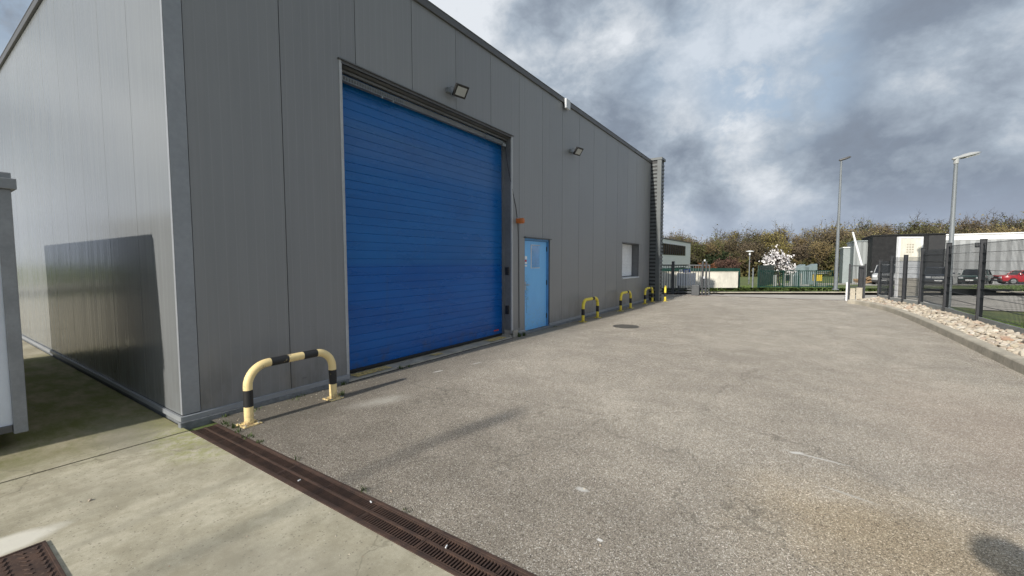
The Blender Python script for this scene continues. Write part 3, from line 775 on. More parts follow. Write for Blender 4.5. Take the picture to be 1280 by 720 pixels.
# small pebbles on the slab and yard
pebs = [(1.02, -.86, .016), (.98, -.9, .007), (2.3, -.45, .006), (.62, -.55, .006), (4.05, .62, .012), (3.73, 1.12, .01), (1.7, -.2, .006), (2.9, .35, .008), (5.1, 2.45, .007), (2.62, .34, .014)]
pb = MB(); rr = random.Random(5)
for i in range(150): pebs.append((rr.uniform(.3, 4.2), rr.choice([rr.uniform(.23, .42), rr.uniform(-.25, -.015), rr.uniform(-1.6, 0), rr.uniform(.25, 2.5)]), rr.uniform(.002, .0055)))
for i in range(110): pebs.append((rr.uniform(.04, .42), rr.uniform(.25, 6), rr.uniform(.003, .009)))
for x, yv, s in pebs:
    me = rocks[rr.randrange(9)]; m = Matrix.Translation((x, yv, s * .3)) @ Matrix.Rotation(rr.uniform(0, 6), 4, 'Z') @ Matrix.Scale(s, 4)
    pb.add([m @ v.co for v in me.vertices], [tuple(p.vertices) for p in me.polygons])
tag(pb.build('loose_grit', M['stone']), 'loose grit and pale pebbles scattered on slab and asphalt', 'grit', kind='stuff')

# weeds: along the drain edge, plinth, door
wv = []; wf = []; rr = random.Random(11)
def tuft(x, yv, z, nb, h, sp):
    for _ in range(nb):
        a = rr.uniform(0, 6.28); l = h * rr.uniform(.4, 1.1); w = rr.uniform(.0025, .005) * (1 + h * 4)
        bx, by = x + rr.gauss(0, sp * .35), yv + rr.gauss(0, sp * .35); lean = rr.uniform(.2, .9) * l
        dx, dy = math.cos(a), math.sin(a); i = len(wv)
        wv.extend([(bx - dy * w, by + dx * w, z), (bx + dy * w, by - dx * w, z), (bx + dx * lean * .5 + dy * w * .7, by + dy * lean * .5 - dx * w * .7, z + l * .7), (bx + dx * lean * .5 - dy * w * .7, by + dy * lean * .5 + dx * w * .7, z + l * .7), (bx + dx * lean, by + dy * lean, z + l)])
        wf.extend([(i, i + 1, i + 2, i + 3), (i + 3, i + 2, i + 4)])
for (x, yv, nb, h, sp) in ((.46, .26, 16, .05, .04), (.36, .25, 10, .03, .05), (.6, .24, 14, .04, .05), (.8, .245, 25, .035, .07), (1.0, .24, 18, .03, .05), (.28, .25, 24, .035, .04), (.42, 1.45, 25, .05, .05), (.06, 1.72, 26, .05, .06), (.05, 5.95, 60, .11, .07), (.09, 6.12, 50, .09, .06), (.05, 2.7, 30, .05, .05), (.06, 2.85, 20, .04, .04), (2.45, .24, 18, .035, .04), (2.9, .235, 10, .025, .04), (.05, .6, 30, .04, .12), (.05, 1.1, 25, .035, .15), (1.6, .24, 12, .03, .05), (.07, 7.6, 18, .04, .08), (.07, 9.5, 14, .03, .15), (.05, .35, 18, .035, .05)):
    tuft(x, yv, 0.0, nb, h, sp)
wb = MB(); wb.add(wv, wf); tag(wb.build('weeds', M['weed']), 'small green weeds sprouting along the drain and wall foot', 'weeds', kind='stuff')

# ------------------------------------------------------------------ site cabin on the left
cab = thing('site_cabin', 'pale grey site cabin on blocks at left edge of the alley', 'cabin', (-3.2, -2.1, 0))
x0, x1, ya, yb, z0, z1 = -5.75, -.61, -3.35, -.915, .15, 2.22
b = MB(); b.box((x0 + .05, ya + .05, z0 + .06), (x1 - .03, yb - .03, z1)); b.build('wall_panel', M['cabin'], cab)
b = MB(); b.box((x0 + .09, yb - .029, z0 + .07), (x1 - .095, yb - .018, z1 - .01)); b.build('side_panel', M['black_clad2'], cab)
for cx, cy in ((x1 - .09, yb - .085), (x1 - .09, ya), (x0, yb - .085), (x0, ya)):
    b = MB(); b.box((cx, cy, z0 - .02), (cx + .09, cy + .085, z1)); b.build('corner_post', M['cabin_grey'], cab, bevel=.008)
b = MB(); b.box((x0, ya, z0), (x1 - .005, yb - .09, z0 + .06)); b.build('floor_frame', M['cap'], cab, bevel=.005)
b = MB(); b.box((x0 - .03, ya - .03, z1), (x1 + .03, yb + .03, z1 + .09)); b.box((x0 - .01, ya - .01, z1 + .09), (x1 + .0, yb + .005, z1 + .14)); b.build('roof_rim', M['cabin_grey'], cab, bevel=.006)
b = MB()
for cx in (-1.05, -3.2, -5.4):
    for cy in (-1.32, -3.1): b = MB(); b.box((cx, cy, 0), (cx + .36, cy + .22, z0)); b.build('support_block', M['block'], cab, bevel=.008)

# ------------------------------------------------------------------ mesh fence on the right
fn = thing('mesh_fence', 'dark grey welded mesh fence above the stone bed at right', 'fence', (8.4, 12, 0))
for i, (x, yv) in enumerate(FP):
    hp = 2.08 if yv < 15 else (2.0 if yv < 17 else 1.8)
    if yv > 18.9: hp = 1.65
    d = Vector((FP[min(i + 1, len(FP) - 1)][0] - FP[max(i - 1, 0)][0], FP[min(i + 1, len(FP) - 1)][1] - FP[max(i - 1, 0)][1], 0)).normalized()
    m = Matrix.Translation((x, yv, 0)) @ Matrix.Rotation(math.atan2(d.y, d.x), 4, 'Z')
    b = MB(); b.box((-.03, -.05, .02), (.03, -.042, hp), rot=m); b.box((-.03, .042, .02), (.03, .05, hp), rot=m); b.box((-.006, -.042, .02), (.006, .042, hp), rot=m); b.box((-.034, -.053, hp), (.034, .053, hp + .012), rot=m)
    b.build('post', M['fence'], fn)
for i, (p, q) in enumerate(zip(FP, FP[1:])):
    a = Vector((*p, 0)); c = Vector((*q, 0)); d = (c - a); ln = d.length; d.normalize(); nrm = Vector((-d.y, d.x, 0))
    hp = (2.0 if q[1] < 15 else (1.92 if q[1] < 17 else 1.72)); zb0 = .40
    if q[1] > 18.9: hp = 1.58
    w = MB(); t_ = .05
    def bar(A, B, r):
        w.tube([A, B], r, 4, caps=False, smooth=False)
    z = zb0
    k_ = 0
    while z < hp:
        fold = k_ % 4 == 1
        for e in ((-.008, .008) if not fold else (-.03, -.012)): bar(a + d * .04 + nrm * e + Vector((0, 0, z)), c - d * .04 + nrm * e + Vector((0, 0, z)), .0042)
        z += .2; k_ += 1
    t_ = .06
    while t_ < ln - .04:
        s_ = a + d * t_; w.tube([s_ + Vector((0, 0, zb0 - .02)), s_ + Vector((0, 0, hp + .02))], .0032 if q[1] < 14.5 else .005, 4, caps=False, smooth=False); t_ += .05
    w.build('mesh_panel', M['wire'], fn)
    pm = MB(); A, B = a + d * .02, c - d * .02
    pm.prism([tuple((A + nrm * -.02)[:2]), tuple((B + nrm * -.02)[:2]), tuple((B + nrm * .02)[:2]), tuple((A + nrm * .02)[:2])], .0, .36); pm.build('base_board', M['plate'], fn, bevel=.004)

# grass verge behind the fence
N = 26000; xs_ = RNG.uniform(0, 1, N); ys_ = RNG.uniform(6.5, 19.4, N)
vv = []; ff = []
for i in range(N):
    yv = ys_[i]; xa = fence_x(yv) + .06; xb = max(xa + .4, 10.6 - max(0, yv - 12) * .10 + (12 - yv) * .25); x = xa + (xb - xa) * xs_[i] ** 1.0
    h = RNG.uniform(.03, .12) * (1.25 if xs_[i] < .3 else .8); an = RNG.uniform(0, 6.28); w = RNG.uniform(.006, .014)
    dx, dy = math.cos(an), math.sin(an); le = h * RNG.uniform(.1, .9); k_ = len(vv)
    vv += [(x - dy * w, yv + dx * w, -.03), (x + dy * w, yv - dx * w, -.03), (x + dx * le, yv + dy * le, h)]; ff.append((k_, k_ + 1, k_ + 2))
vb = MB(); vb.add(vv, ff)
tag(vb.build('verge_grass', M['blade']), 'strip of green grass between mesh fence and street', 'grass', kind='stuff')
vg = MB(); vg.quad((8.3, 5, -.001), (12.4, 5, -.001), (10.65, 12, -.001), (9.95, 19.2, -.001), (8.0, 19.6, -.001), (7.7, 19.2, -.001), (8.3, 16, -.001))
struct('verge', vg, M['grass'])
N = 30000; vv = []; ff = []
for i in range(N):
    a = RNG.uniform(6, 62); c = 21.7 + RNG.uniform(0, 1) ** 1.5 * 14
    if 20.8 < a < 25.5 + (c - 21) * .9 and a > 20.8 + (c - 21) * .1: continue
    p = st(a, c); h = RNG.uniform(.03, .13); an = RNG.uniform(0, 6.28); w = RNG.uniform(.012, .03); dx, dy = math.cos(an), math.sin(an); k_ = len(vv); z = gz(c) - .04
    vv += [(p.x - dy * w, p.y + dx * w, z), (p.x + dy * w, p.y - dx * w, z), (p.x + dx * h * .5, p.y + dy * h * .5, z + h)]; ff.append((k_, k_ + 1, k_ + 2))
vb = MB(); vb.add(vv, ff)
tag(vb.build('roadside_grass', M['blade']), 'rough grass on the far side of the street', 'grass', kind='stuff')

# ------------------------------------------------------------------ street lamps
def lamp(label, x, yv, h, r0, r1, head, yaw, z=0, k=1.0):
    t = thing('street_lamp', label, 'street lamp', (x, yv, z), yaw, 'grey street lamps')
    b = MB(); b.tube([(0, 0, -.05), (0, 0, .9), (0, 0, .92), (0, 0, h)], [r0 * 1.15, r0 * 1.15, r0, r1], 14); b.build('pole', M['galv'], t, local=True)
    b = MB(); b.box((-.11, -.11, -.02), (.11, .11, .02)); b.build('base_flange', M['galv'], t, bevel=.004, local=True)
    m = Matrix.Translation((0, 0, h)) @ Matrix.Rotation(R(-14), 4, 'Y')
    hb = MB(); n_ = 12; st_ = [(-.12, .045, .045), (-.02, .06, .06), (.12, .075, .06), (.3, .13, .085), (.55, .15, .09), (.78, .13, .06), (head, .07, .025)]
    rings = []
    for (u, w, hh) in st_:
        w *= k; hh *= k; rings.append([m @ Vector((u, w * math.cos(2 * PI * j / n_), (hh if math.sin(2 * PI * j / n_) > 0 else hh * .45) * math.sin(2 * PI * j / n_) + .03)) for j in range(n_)])
    vs = [v for q in rings for v in q]
    fs = [(q * n_ + j, q * n_ + (j + 1) % n_, (q + 1) * n_ + (j + 1) % n_, (q + 1) * n_ + j) for q in range(len(rings) - 1) for j in range(n_)] + [tuple(range(n_)), tuple(range(len(vs) - n_, len(vs)))[::-1]]
    hb.add(vs, fs, 0, True); hd_ = hb.build('lantern', M['lamp_head'], t, local=True)
    ln = MB(); ln.box((head * .3, -.10 * k, -.035), (head - .12, .10 * k, -.008), rot=m); ln.build('lens', M['fl_glass'], hd_, bevel=.01, local=True)
    cl_ = MB(); cl_.tube([(0, 0, h - .14), (0, 0, h + .02)], r1 * 1.35, 12); cl_.build('collar', M['lamp_head'], t, local=True)
    return t
lamp('short grey street lamp behind mesh fence with arm head pointing right', 9.26, 18.31, 4.95, .075, .05, .92, YAW + R(8))
lf = thing('street_lamp', 'tall thin street lamp beyond the green fence end, small flat head', 'street lamp', (6.93, 28.3, 0), YAW, 'grey street lamps')
b = MB(); b.tube([(0, 0, -.1), (0, 0, 1.0), (0, 0, 7.15)], [.095, .09, .045], 14); b.build('pole', M['galv'], lf, local=True)
b = MB(); b.tube([(-.12, 0, 7.19), (-.08, 0, 7.2), (.1, -.1, 7.25), (.28, -.2, 7.32), (.34, -.22, 7.34)], [.04, .06, .07, .06, .03], 10); b.build('lantern', M['cap'], lf, local=True)
b = MB(); b.cyl((0, 0), .17, -.1, .06, 14); b.build('base_flange', M['galv'], lf, local=True)
lamp('street lamp standing behind the viewpoint, its thin shadow crossing slab and asphalt', 1.66, -11.9, 6.6, .034, .022, .46, R(72), k=.42)
pk_ = thing('park_lamp', 'small white T-shaped park lamp in front of the wood', 'street lamp', tuple(st(28.2, 50, gz(50))))
b = MB(); b.tube([(0, 0, -.1), (0, 0, 3.85)], [.07, .05], 8); b.build('pole', M['galv'], pk_, local=True)
b = MB(); b.tube([(0, 0, 3.4), (0, 0, 3.8)], .10, 10); b.tube([(0, 0, 3.8), (0, 0, 3.86), (0, 0, 3.92)], [.42, .44, .1], 14); b.build('lantern', M['white'], pk_, local=True)

# ------------------------------------------------------------------ sliding gate on the left
sg = thing('sliding_gate', 'grey metal sliding gate with upright bars beyond the hall corner', 'gate', (0, 20.3, 0))
b = MB(); gx0, gx1 = -2.6, 1.62
b.box((gx0, 20.28, 1.40), (gx1, 20.34, 1.46)); b.box((gx0, 20.28, .22), (gx1, 20.34, .28)); b.box((gx0, 20.27, .06), (gx1 - .6, 20.35, .16)); b.box((gx1 - .05, 20.28, .0), (gx1, 20.34, 1.40)); b.box((gx0, 20.28, .16), (gx0 + .05, 20.34, 1.40))
b.build('gate_frame', M['gate'], sg)
b = MB(); u = gx0 + .13
while u < gx1 - .1: b.box((u, 20.30, .28), (u + .024, 20.324, 1.40)); u += .115
b.build('upright_bars', M['gate'], sg)
b = MB(); b.box((-.11, 20.2, 0), (.02, 20.26, 1.62)); b.build('guide_post', M['gate'], sg)
for xx in (1.28, 1.44):
    b = MB(); b.box((xx, 20.16, .0), (xx + .07, 20.24, 1.62)); b.box((xx - .03, 20.1, 0), (xx + .1, 20.26, .05)); b.build('gate_post', M['fence'], sg)
b = MB(); b.cyl((1.395, 20.2), .04, 1.62, 1.70, 10); b.box((1.36, 20.14, .80), (1.43, 20.159, .90)); b.build('gate_light', M['offwhite'], sg)
b = MB(); b.box((-2.6, 20.02, -.004), (6.8, 20.05, .008)); b.build('floor_rail', M['iron'], sg)
mo = MB(); mo.box((.92, 19.72, 0), (1.26, 20.0, .50)); o = mo.build('gate_motor', M['gate'], bevel=.02)
tag(o, 'grey box cabinet of the gate motor standing before the gate', 'gate motor')
bd = thing('white_board', 'white sheet board behind the gate bars with small blue sign', 'sign board', tuple(st(9.0, 22.9)), YAW)
b = MB(); b.box((0, 0, .30), (1.02, .03, .98)); b.build('sheet', M['offwhite'], bd, local=True)
b = MB(); b.box((.32, 0, 1.0), (.72, .03, 1.2)); s_ = b.build('blue_plate', M['blue_sign'], bd, local=True)
b = MB(); b.box((.12, 0, 1.02), (.28, .03, 1.18)); b.build('white_plate', M['white'], bd, local=True)
b = MB(); b.box((.40, -.004, 1.04), (.62, 0, 1.14)); b.build('plate_marks', M['offwhite'], s_, local=True)
b = MB(); 
for u in (.1, .9): b.box((u, .032, 0), (u + .05, .08, 1.0))
b.build('leg', M['gate'], bd, local=True)

# right-hand gate leaf, barrier arm
gl = thing('gate_leaf', 'dark mesh gate leaf standing open, leftmost piece of right fence', 'gate', (6.78, 20.2, 0), R(-12))
for xx in (0, .48):
    b = MB(); b.box((xx, 0, 0), (xx + .06, .06, 1.5)); b.build('stile', M['fence'], gl, local=True)
b = MB(); b.box((.06, .01, 1.40), (.48, .05, 1.44)); b.box((.06, .01, .55), (.48, .05, .59)); u = .1
while u < .47: b.box((u, .025, .59), (u + .008, .033, 1.40)); u += .05
b.build('mesh_infill', M['wire'], gl, local=True)
b = MB(); b.box((.08, -.02, 0), (.24, .02, .52)); b.box((.27, -.02, 0), (.46, .02, .55)); b.build('white_panel', M['kerb'], gl, local=True)
b = MB(); b.box((-.06, -.03, 0), (-.005, .03, .75)); b.build('white_stop', M['white'], gl, local=True)
ba = thing('barrier_arm', 'white lifting barrier arm leaning up beside the gate', 'barrier arm', (7.22, 20.4, 0))
b = MB(); b.box((-.10, -.08, 0), (.06, .08, 1.4)); b.build('arm_post', M['fence'], ba, bevel=.01, local=True)
b = MB(); b.tube([(.0, 0, 1.35), (-.36, -.1, 2.78)], [.045, .035], 10); b.build('arm', M['white'], ba, local=True)

# totem sign by the street
tm = thing('totem_sign', 'tall weathered white framed totem sign behind the mesh fence', 'sign', tuple(st(17.05, 18.6)), YAW)
b = MB(); b.box((0, 0, 0), (.07, .12, 2.68)); b.box((1.0, 0, 0), (1.07, .12, 2.68)); b.box((.07, 0, 2.60), (1.0, .12, 2.68)); b.build('sign_frame', M['white'], tm, bevel=.006, local=True)
b = MB(); b.box((.07, .02, 1.62), (1.0, .09, 2.60)); p_ = b.build('upper_panel', M['cream'], tm, local=True)
b = MB()
for i in range(3):
    for j in range(4): b.box((.36 + i * .12, .013, 1.98 + j * .11), (.43 + i * .12, .02, 2.03 + j * .11))
b.build('faded_marks', M['kerb'], p_, local=True)
b = MB()
for i in range(4): b.box((.07, .03, .86 + i * .19), (1.0, .09, .86 + i * .19 + .184))
b.build('middle_panel', M['offwhite'], tm, local=True)
b = MB()
for i in range(9): b.box((.07, .03, .06 + i * .088), (1.0, .08, .06 + i * .088 + .080))
b.build('lower_slats', M['block'], tm, local=True)

# ------------------------------------------------------------------ far side: walls, green fence, yard things
cw = thing('garden_wall', 'low cream rendered wall behind the sliding gate', 'wall', tuple(st(8.5, 25.8)), YAW)
b = MB(); b.box((0, 0, -.1), (5.38, .2, .97)); b.build('wall_body', M['cream'], cw, local=True)
b = MB(); b.box((-.02, -.02, .97), (5.40, .22, 1.0)); b.build('coping', M['kerb'], cw, local=True)
gs = thing('green_screen', 'dark green mesh screen rising just behind the cream wall', 'fence', tuple(st(8.0, 26.3)), YAW)
b = MB(); b.box((0, 0, -.1), (6.1, .05, 1.20)); b.build('screen', M['green'], gs, local=True)
b = MB(); b.box((5.95, -.05, -.1), (6.25, .06, 1.18)); b.build('end_post', M['green'], gs, local=True)
gp = thing('post', 'slender grey post on the grass left of the green fence', 'post', tuple(st(16.05, 28, gz(28))))
b = MB(); b.tube([(0, 0, -.1), (0, 0, 1.25)], .05, 8); b.tube([(0, 0, 1.25), (0, 0, 1.3)], [.06, .02], 8); b.build('shaft', M['galv'], gp, local=True)
gf = thing('green_fence', 'dark green railing fence with solid end panels across the street', 'fence', tuple(st(15.6, 26.7, gz(26.7))), YAW)
b = MB(); b.prism([(0, 0), (4.1, 5.0), (4.14, 4.97), (.04, -.03)], 0, 1.42)
for i in range(14): b.prism([(.0, -.03), (.28, .3), (.3, .28), (.02, -.05)], .05 + i * .098, .12 + i * .098)
b.build('solid_panel', M['green'], gf, local=True)
b = MB(); b.prism([(4.85, 0), (5.3, .6), (5.34, .57), (4.89, -.03)], 0, 1.2); b.build('end_panel', M['green'], gf, local=True)
b = MB(); b.box((.04, 0, 1.05), (4.85, .05, 1.10)); b.box((.04, 0, .03), (4.85, .05, .10)); u = .1
while u < 4.8: b.box((u, .015, .1), (u + .030, .035, 1.05)); u += .125
for u in (1.6, 2.6, 3.7): b.box((u, 0, 0), (u + .06, .05, 1.12))
b.build('railing', M['green'], gf, local=True)
def small(name, label, cat, a, c, boxes, mats):
    t = thing(name, label, cat, tuple(st(a, c, gz(c))), YAW)
    for nm, bx, mt in boxes:
        b = MB()
        for q in bx: b.box(*q)
        b.build(nm, M[mt], t, bevel=.01, local=True)
    return t
small('white_pillar', 'short white pillar behind the green railings, leftmost', 'pillar', 18.75, 30, [('shaft', [((0, 0, -.05), (.16, .16, .85))], 'plate'), ('foot', [((-.05, -.05, -.05), (1.0, .05, .02))], 'plate')], None)
small('white_rack', 'white upright frame with dark basket behind the railings', 'rack', 19.45, 30, [('upright', [((0, 0, 0), (.08, .08, .95))], 'plate'), ('upright', [((.42, 0, 0), (.62, .1, 1.0))], 'plate'), ('shelf', [((.08, 0, .05), (.42, .3, .1)), ((.08, 0, .84), (.42, .1, .9))], 'plate'), ('basket', [((.08, .05, .42), (.42, .25, .84))], 'black')], None)
small('plant_box', 'white stepped trough behind the railings near the middle', 'trough', 20.3, 30, [('step', [((0, 0, 0), (.3, .3, .8))], 'tarp'), ('step', [((.32, 0, 0), (.42, .3, .95))], 'plate'), ('step', [((.44, 0, 0), (.95, .3, .16))], 'plate')], None)
small('bin_shelter', 'white framed bin shelter holding a yellow bin', 'bin shelter', 21.6, 30, [('frame', [((0, 0, 0), (.12, .12, 1.0)), ((.7, 0, .95), (.9, .1, 1.0)), ((0, 0, 0), (.9, .12, .08)), ((.12, 0, .93), (.7, .12, 1.0))], 'plate'), ('yellow_bin', [((.22, .15, .4), (.68, .5, .9))], 'yellow_bin'), ('roof', [((-.05, -.1, 1.08), (.95, .6, 1.12))], 'plate')], None)
tp = thing('covered_cart', 'grey tarpaulin covered carts parked behind the railings', 'cart', tuple(st(27.0, 40, gz(40))), YAW)
b = MB(); b.add([(0, 0, 0), (1.1, 0, 0), (1.1, 1, 0), (0, 1, 0), (.25, .1, 1.6), (.95, .1, 1.95), (.95, .9, 1.95), (.25, .9, 1.6)], [(0, 3, 2, 1), (4, 5, 6, 7), (0, 1, 5, 4), (1, 2, 6, 5), (2, 3, 7, 6), (3, 0, 4, 7)])
b.add([(1.2, 0, 0), (2.1, 0, 0), (2.1, 1, 0), (1.2, 1, 0), (1.35, .1, 1.7), (2.1, .1, 2.0), (2.1, .9, 2.0), (1.35, .9, 1.7)], [(0, 3, 2, 1), (4, 5, 6, 7), (0, 1, 5, 4), (1, 2, 6, 5), (2, 3, 7, 6), (3, 0, 4, 7)]); b.build('tarpaulin', M['tarp'], tp, bevel=.03, local=True)

# ------------------------------------------------------------------ far buildings
# pale office block on the left, parallel to the hall
ob = thing('office_block', 'pale flat roofed office block with dark ribbon windows beyond the gate', 'building', (-12.4, 89, -1.5))
b = MB(); b.box((-26, 40, -1.6), (-12.4, 89, 5.25)); b.build('wall', M['white_wall'], ob)
b = MB(); b.box((-26.1, 39.9, 5.25), (-12.3, 89.1, 5.42)); b.build('roof_edge', M['cap'], ob)
for (z0, z1) in ((2.75, 4.55), (-.8, .55)):
    b = MB(); b.box((-12.395, 41, z0), (-12.34, 84, z1)); w_ = b.build('ribbon_window', M['dark_glass'], ob)
    b = MB(); yy = 41.0
    while yy < 84: b.box((-12.339, yy, z0), (-12.28, yy + .14, z1)); yy += 1.55
    b.build('mullions', M['gate'], w_)
def shed(name, label, x, yv, zb, w, d, top, mat, roof='cap'):
    t = thing(name, label, 'building', (x, yv, zb))
    b = MB(); b.box((0, 0, -.6), (w, d, top - zb)); b.build('wall', M[mat], t, local=True)
    b = MB(); b.box((-.08, -.12, top - zb), (w + .08, d + .1, top - zb + .13)); b.build('roof', M[roof], t, local=True)
    return t
s1 = shed('grey_shed', 'small grey shed with white roof edge left of the grey ribbed hall', 10.3, 68.5, -1.2, 1.6, 5, 3.35, 'grey_shed', 'white')
s2 = shed('grey_hall', 'pale grey ribbed hall block directly left of the black hall', 11.0, 64.6, -1.1, 2.2, 8, 4.0, 'grey_clad', 'grey_shed')
s3 = shed('black_hall', 'flat black clad hall behind the mesh fence', 12.3, 61.0, -.95, 5.9, 9, 4.45, 'black_clad', 'black_clad')
H3 = 4.45 + .95
b = MB(); b.box((4.6, -.05, -.2), (5.9, -.002, H3 - .1)); b.build('side_panel', M['black_clad2'], s3, local=True)
b = MB(); b.box((.6, -.06, -.2), (4.4, -.002, 2.3)); b.build('lower_band', M['dark_glass'], s3, local=True)
s4 = shed('white_hall', 'long white ribbed hall behind the red car at right', 18.4, 62.8, -.9, 30, 12, 4.40, 'white_clad', 'white')
b = MB(); b.box((0, -.06, 4.75), (30, -.002, 5.25)); b.build('fascia', M['white'], s4, local=True)
b = MB(); b.box((2.4, -.30, 4.1), (2.75, -.01, 4.45)); b.build('wall_lamp', M['gate'], s4, local=True)
lp = thing('log_pile', 'low stack of brown timber in front of the small shed', 'timber', tuple(st(37.6, 46, gz(46))), YAW)
b = MB(); rr = random.Random(2)
for i in range(16): b.tube([(rr.uniform(0, 2.2), rr.uniform(0, .8), .1 + .09 * (i // 3)), (rr.uniform(1.6, 3), rr.uniform(0, .8), .1 + .09 * (i // 3) + rr.uniform(-.05, .2))], .08, 6)
b.build('timber', M['wood'], lp, local=True)

# ------------------------------------------------------------------ vehicles
def loft(stations, n=16):
    rings = []
    for (x, w, z0, z1, e) in stations:
        ring = []
        for j in range(n):
            a = 2 * PI * (j + .5) / n; ca, sa = math.cos(a), math.sin(a)
            ring.append(Vector((x, w * math.copysign(abs(ca) ** e, ca), (z0 + z1) / 2 + (z1 - z0) / 2 * math.copysign(abs(sa) ** e, sa))))
        rings.append(ring)
    vs = [v for q in rings for v in q]; k = len(rings)
    fs = [(q * n + j, q * n + (j + 1) % n, (q + 1) * n + (j + 1) % n, (q + 1) * n + j) for q in range(k - 1) for j in range(n)] + [tuple(range(n)), tuple(range((k - 1) * n, k * n))[::-1]]
    return vs, fs
def car(name, label, px_, py_, rz, paint, Lc=4.2, W=.88, hood=.92, roof=1.48, cab=(.26, .36, .80, .97), white_front=False, cat='car', group='parked cars beyond the street'):
    c = (Vector((px_ - CAM.x, py_ - CAM.y, 0))).dot(SF); t = thing(name, label, cat, (px_, py_, gz(c)), rz, group)
    b = MB(); S = [(-Lc / 2, W * .80, .32, hood * .86, .35), (-Lc / 2 + .10, W * .95, .24, hood * .94, .32), (-Lc * .3, W, .20, hood, .3), (0, W, .20, hood * 1.02, .3), (Lc * .3, W, .20, hood * 1.03, .3), (Lc / 2 - .12, W * .96, .24, hood * 1.02, .32), (Lc / 2, W * .84, .34, hood * .95, .35)]
    b.add(*loft(S), smooth=True); body = b.build('body', M[paint], t, local=True)
    x = [-Lc / 2 + Lc * q for q in cab]
    gh = [(x[0], W * .86, hood * .9, hood * .97, .3), (x[1], W * .80, hood * .9, roof * .97, .3), ((x[1] + x[2]) / 2, W * .80, hood * .9, roof, .3), (x[2], W * .80, hood * .9, roof * .985, .3), (x[3], W * .84, hood * .9, hood * 1.05, .3)]
    b = MB(); b.add(*loft(gh), smooth=True); b.build('glasshouse', M['dark_glass'], t, local=True)
    rf_ = [(x[1] + .02, W * .74, roof * .95, roof * .985, .4), ((x[1] + x[2]) / 2, W * .76, roof * .965, roof * 1.012, .4), (x[2] - .02, W * .74, roof * .955, roof * .998, .4)]
    b = MB(); b.add(*loft(rf_), smooth=True); b.build('roof_panel', M[paint], t, local=True)
    for sx in (-1, 1):
        b = MB()
        for (p, q) in ((x[0], x[1]), (x[3], x[2])): b.tube([(p, sx * W * .85, hood * .98), (q, sx * W * .79, roof * .965)], .035, 6)
        m_ = (x[1] + x[2]) / 2; b.tube([(m_, sx * W * .87, hood), (m_, sx * W * .80, roof * .97)], .035, 6); b.build('pillars', M[paint], body, local=True)
        for wx in (-Lc * .31, Lc * .31):
            w_ = thing('wheel', None, None); w_.parent = t; w_.location = (wx, sx * (W - .08), .31)
            b = MB(); b.tube([(0, -.1, 0), (0, .1, 0)], .31, 18); b.build('tyre', M['tyre'], w_, local=True)
            b = MB(); b.tube([(0, -.105, 0), (0, .105, 0)], .20, 14); b.build('rim', M['steel'], w_, local=True)
        b = MB(); b.box((-Lc / 2 + .03, sx * W * .5, hood * .62), (-Lc / 2 - .035, sx * W * .86, hood * .80)); b.build('headlight', M['head_glass'], t, bevel=.02, local=True)
        b = MB(); b.box((Lc / 2 - .05, sx * W * .55, hood * .66), (Lc / 2 + .03, sx * W * .88, hood * .88)); b.build('tail_light', M['red'], t, bevel=.02, local=True)
        b = MB(); b.box((x[0] + .15, sx * (W + .02), hood), (x[0] + .28, sx * (W + .18), hood + .13)); b.build('mirror', M[paint], t, bevel=.03, local=True)
    b = MB(); b.box((-Lc / 2 - .03, -W * .45, hood * .60), (-Lc / 2 + .04, W * .45, hood * .78)); b.build('grille', M['black' if not white_front else 'steel'], t, bevel=.01, local=True)
    b = MB(); b.box((-Lc / 2 - .05, -W * .9, .26), (-Lc / 2 + .10, W * .9, .48)); b.build('bumper', M['black'], t, bevel=.03, local=True)
    b = MB(); b.box((-Lc / 2 - .056, -.26, .40), (-Lc / 2 - .045, .26, .50)); b.build('number_plate', M['white'], t, local=True)
    return t
front = PI / 2        # nose toward the street
car('parked_suv', 'dark suv with pale front grille facing the street', 16.3, 54.4, front - R(8), 'paint_navy', 4.5, .98, 1.05, 1.66, (.22, .34, .88, .99), True)
car('parked_van', 'light grey van parked in front of the black hall', 13.0, 54.5, front - R(20), 'paint_silver', 4.6, .98, 1.2, 2.0, (.10, .24, .95, .995), False, 'van')
car('parked_car', 'shiny red car parked at the right edge by the white hall', 23.6, 59.6, R(10), 'paint_red', 4.2, .87, .92, 1.36)
car('parked_car', 'dark green car parked just left of the red car', 20.3, 60.0, front - R(25), 'paint_dark', 4.0, .90, .95, 1.5)
car('parked_car', 'silver car seen through the sliding gate bars', -7.2, 44.6, front + R(20), 'paint_silver', 4.2, .88, .9, 1.42)
car('parked_car', 'black car at far right beside the red car', 28.4, 59.8, R(6), 'black', 4.1, .87, .92, 1.46)

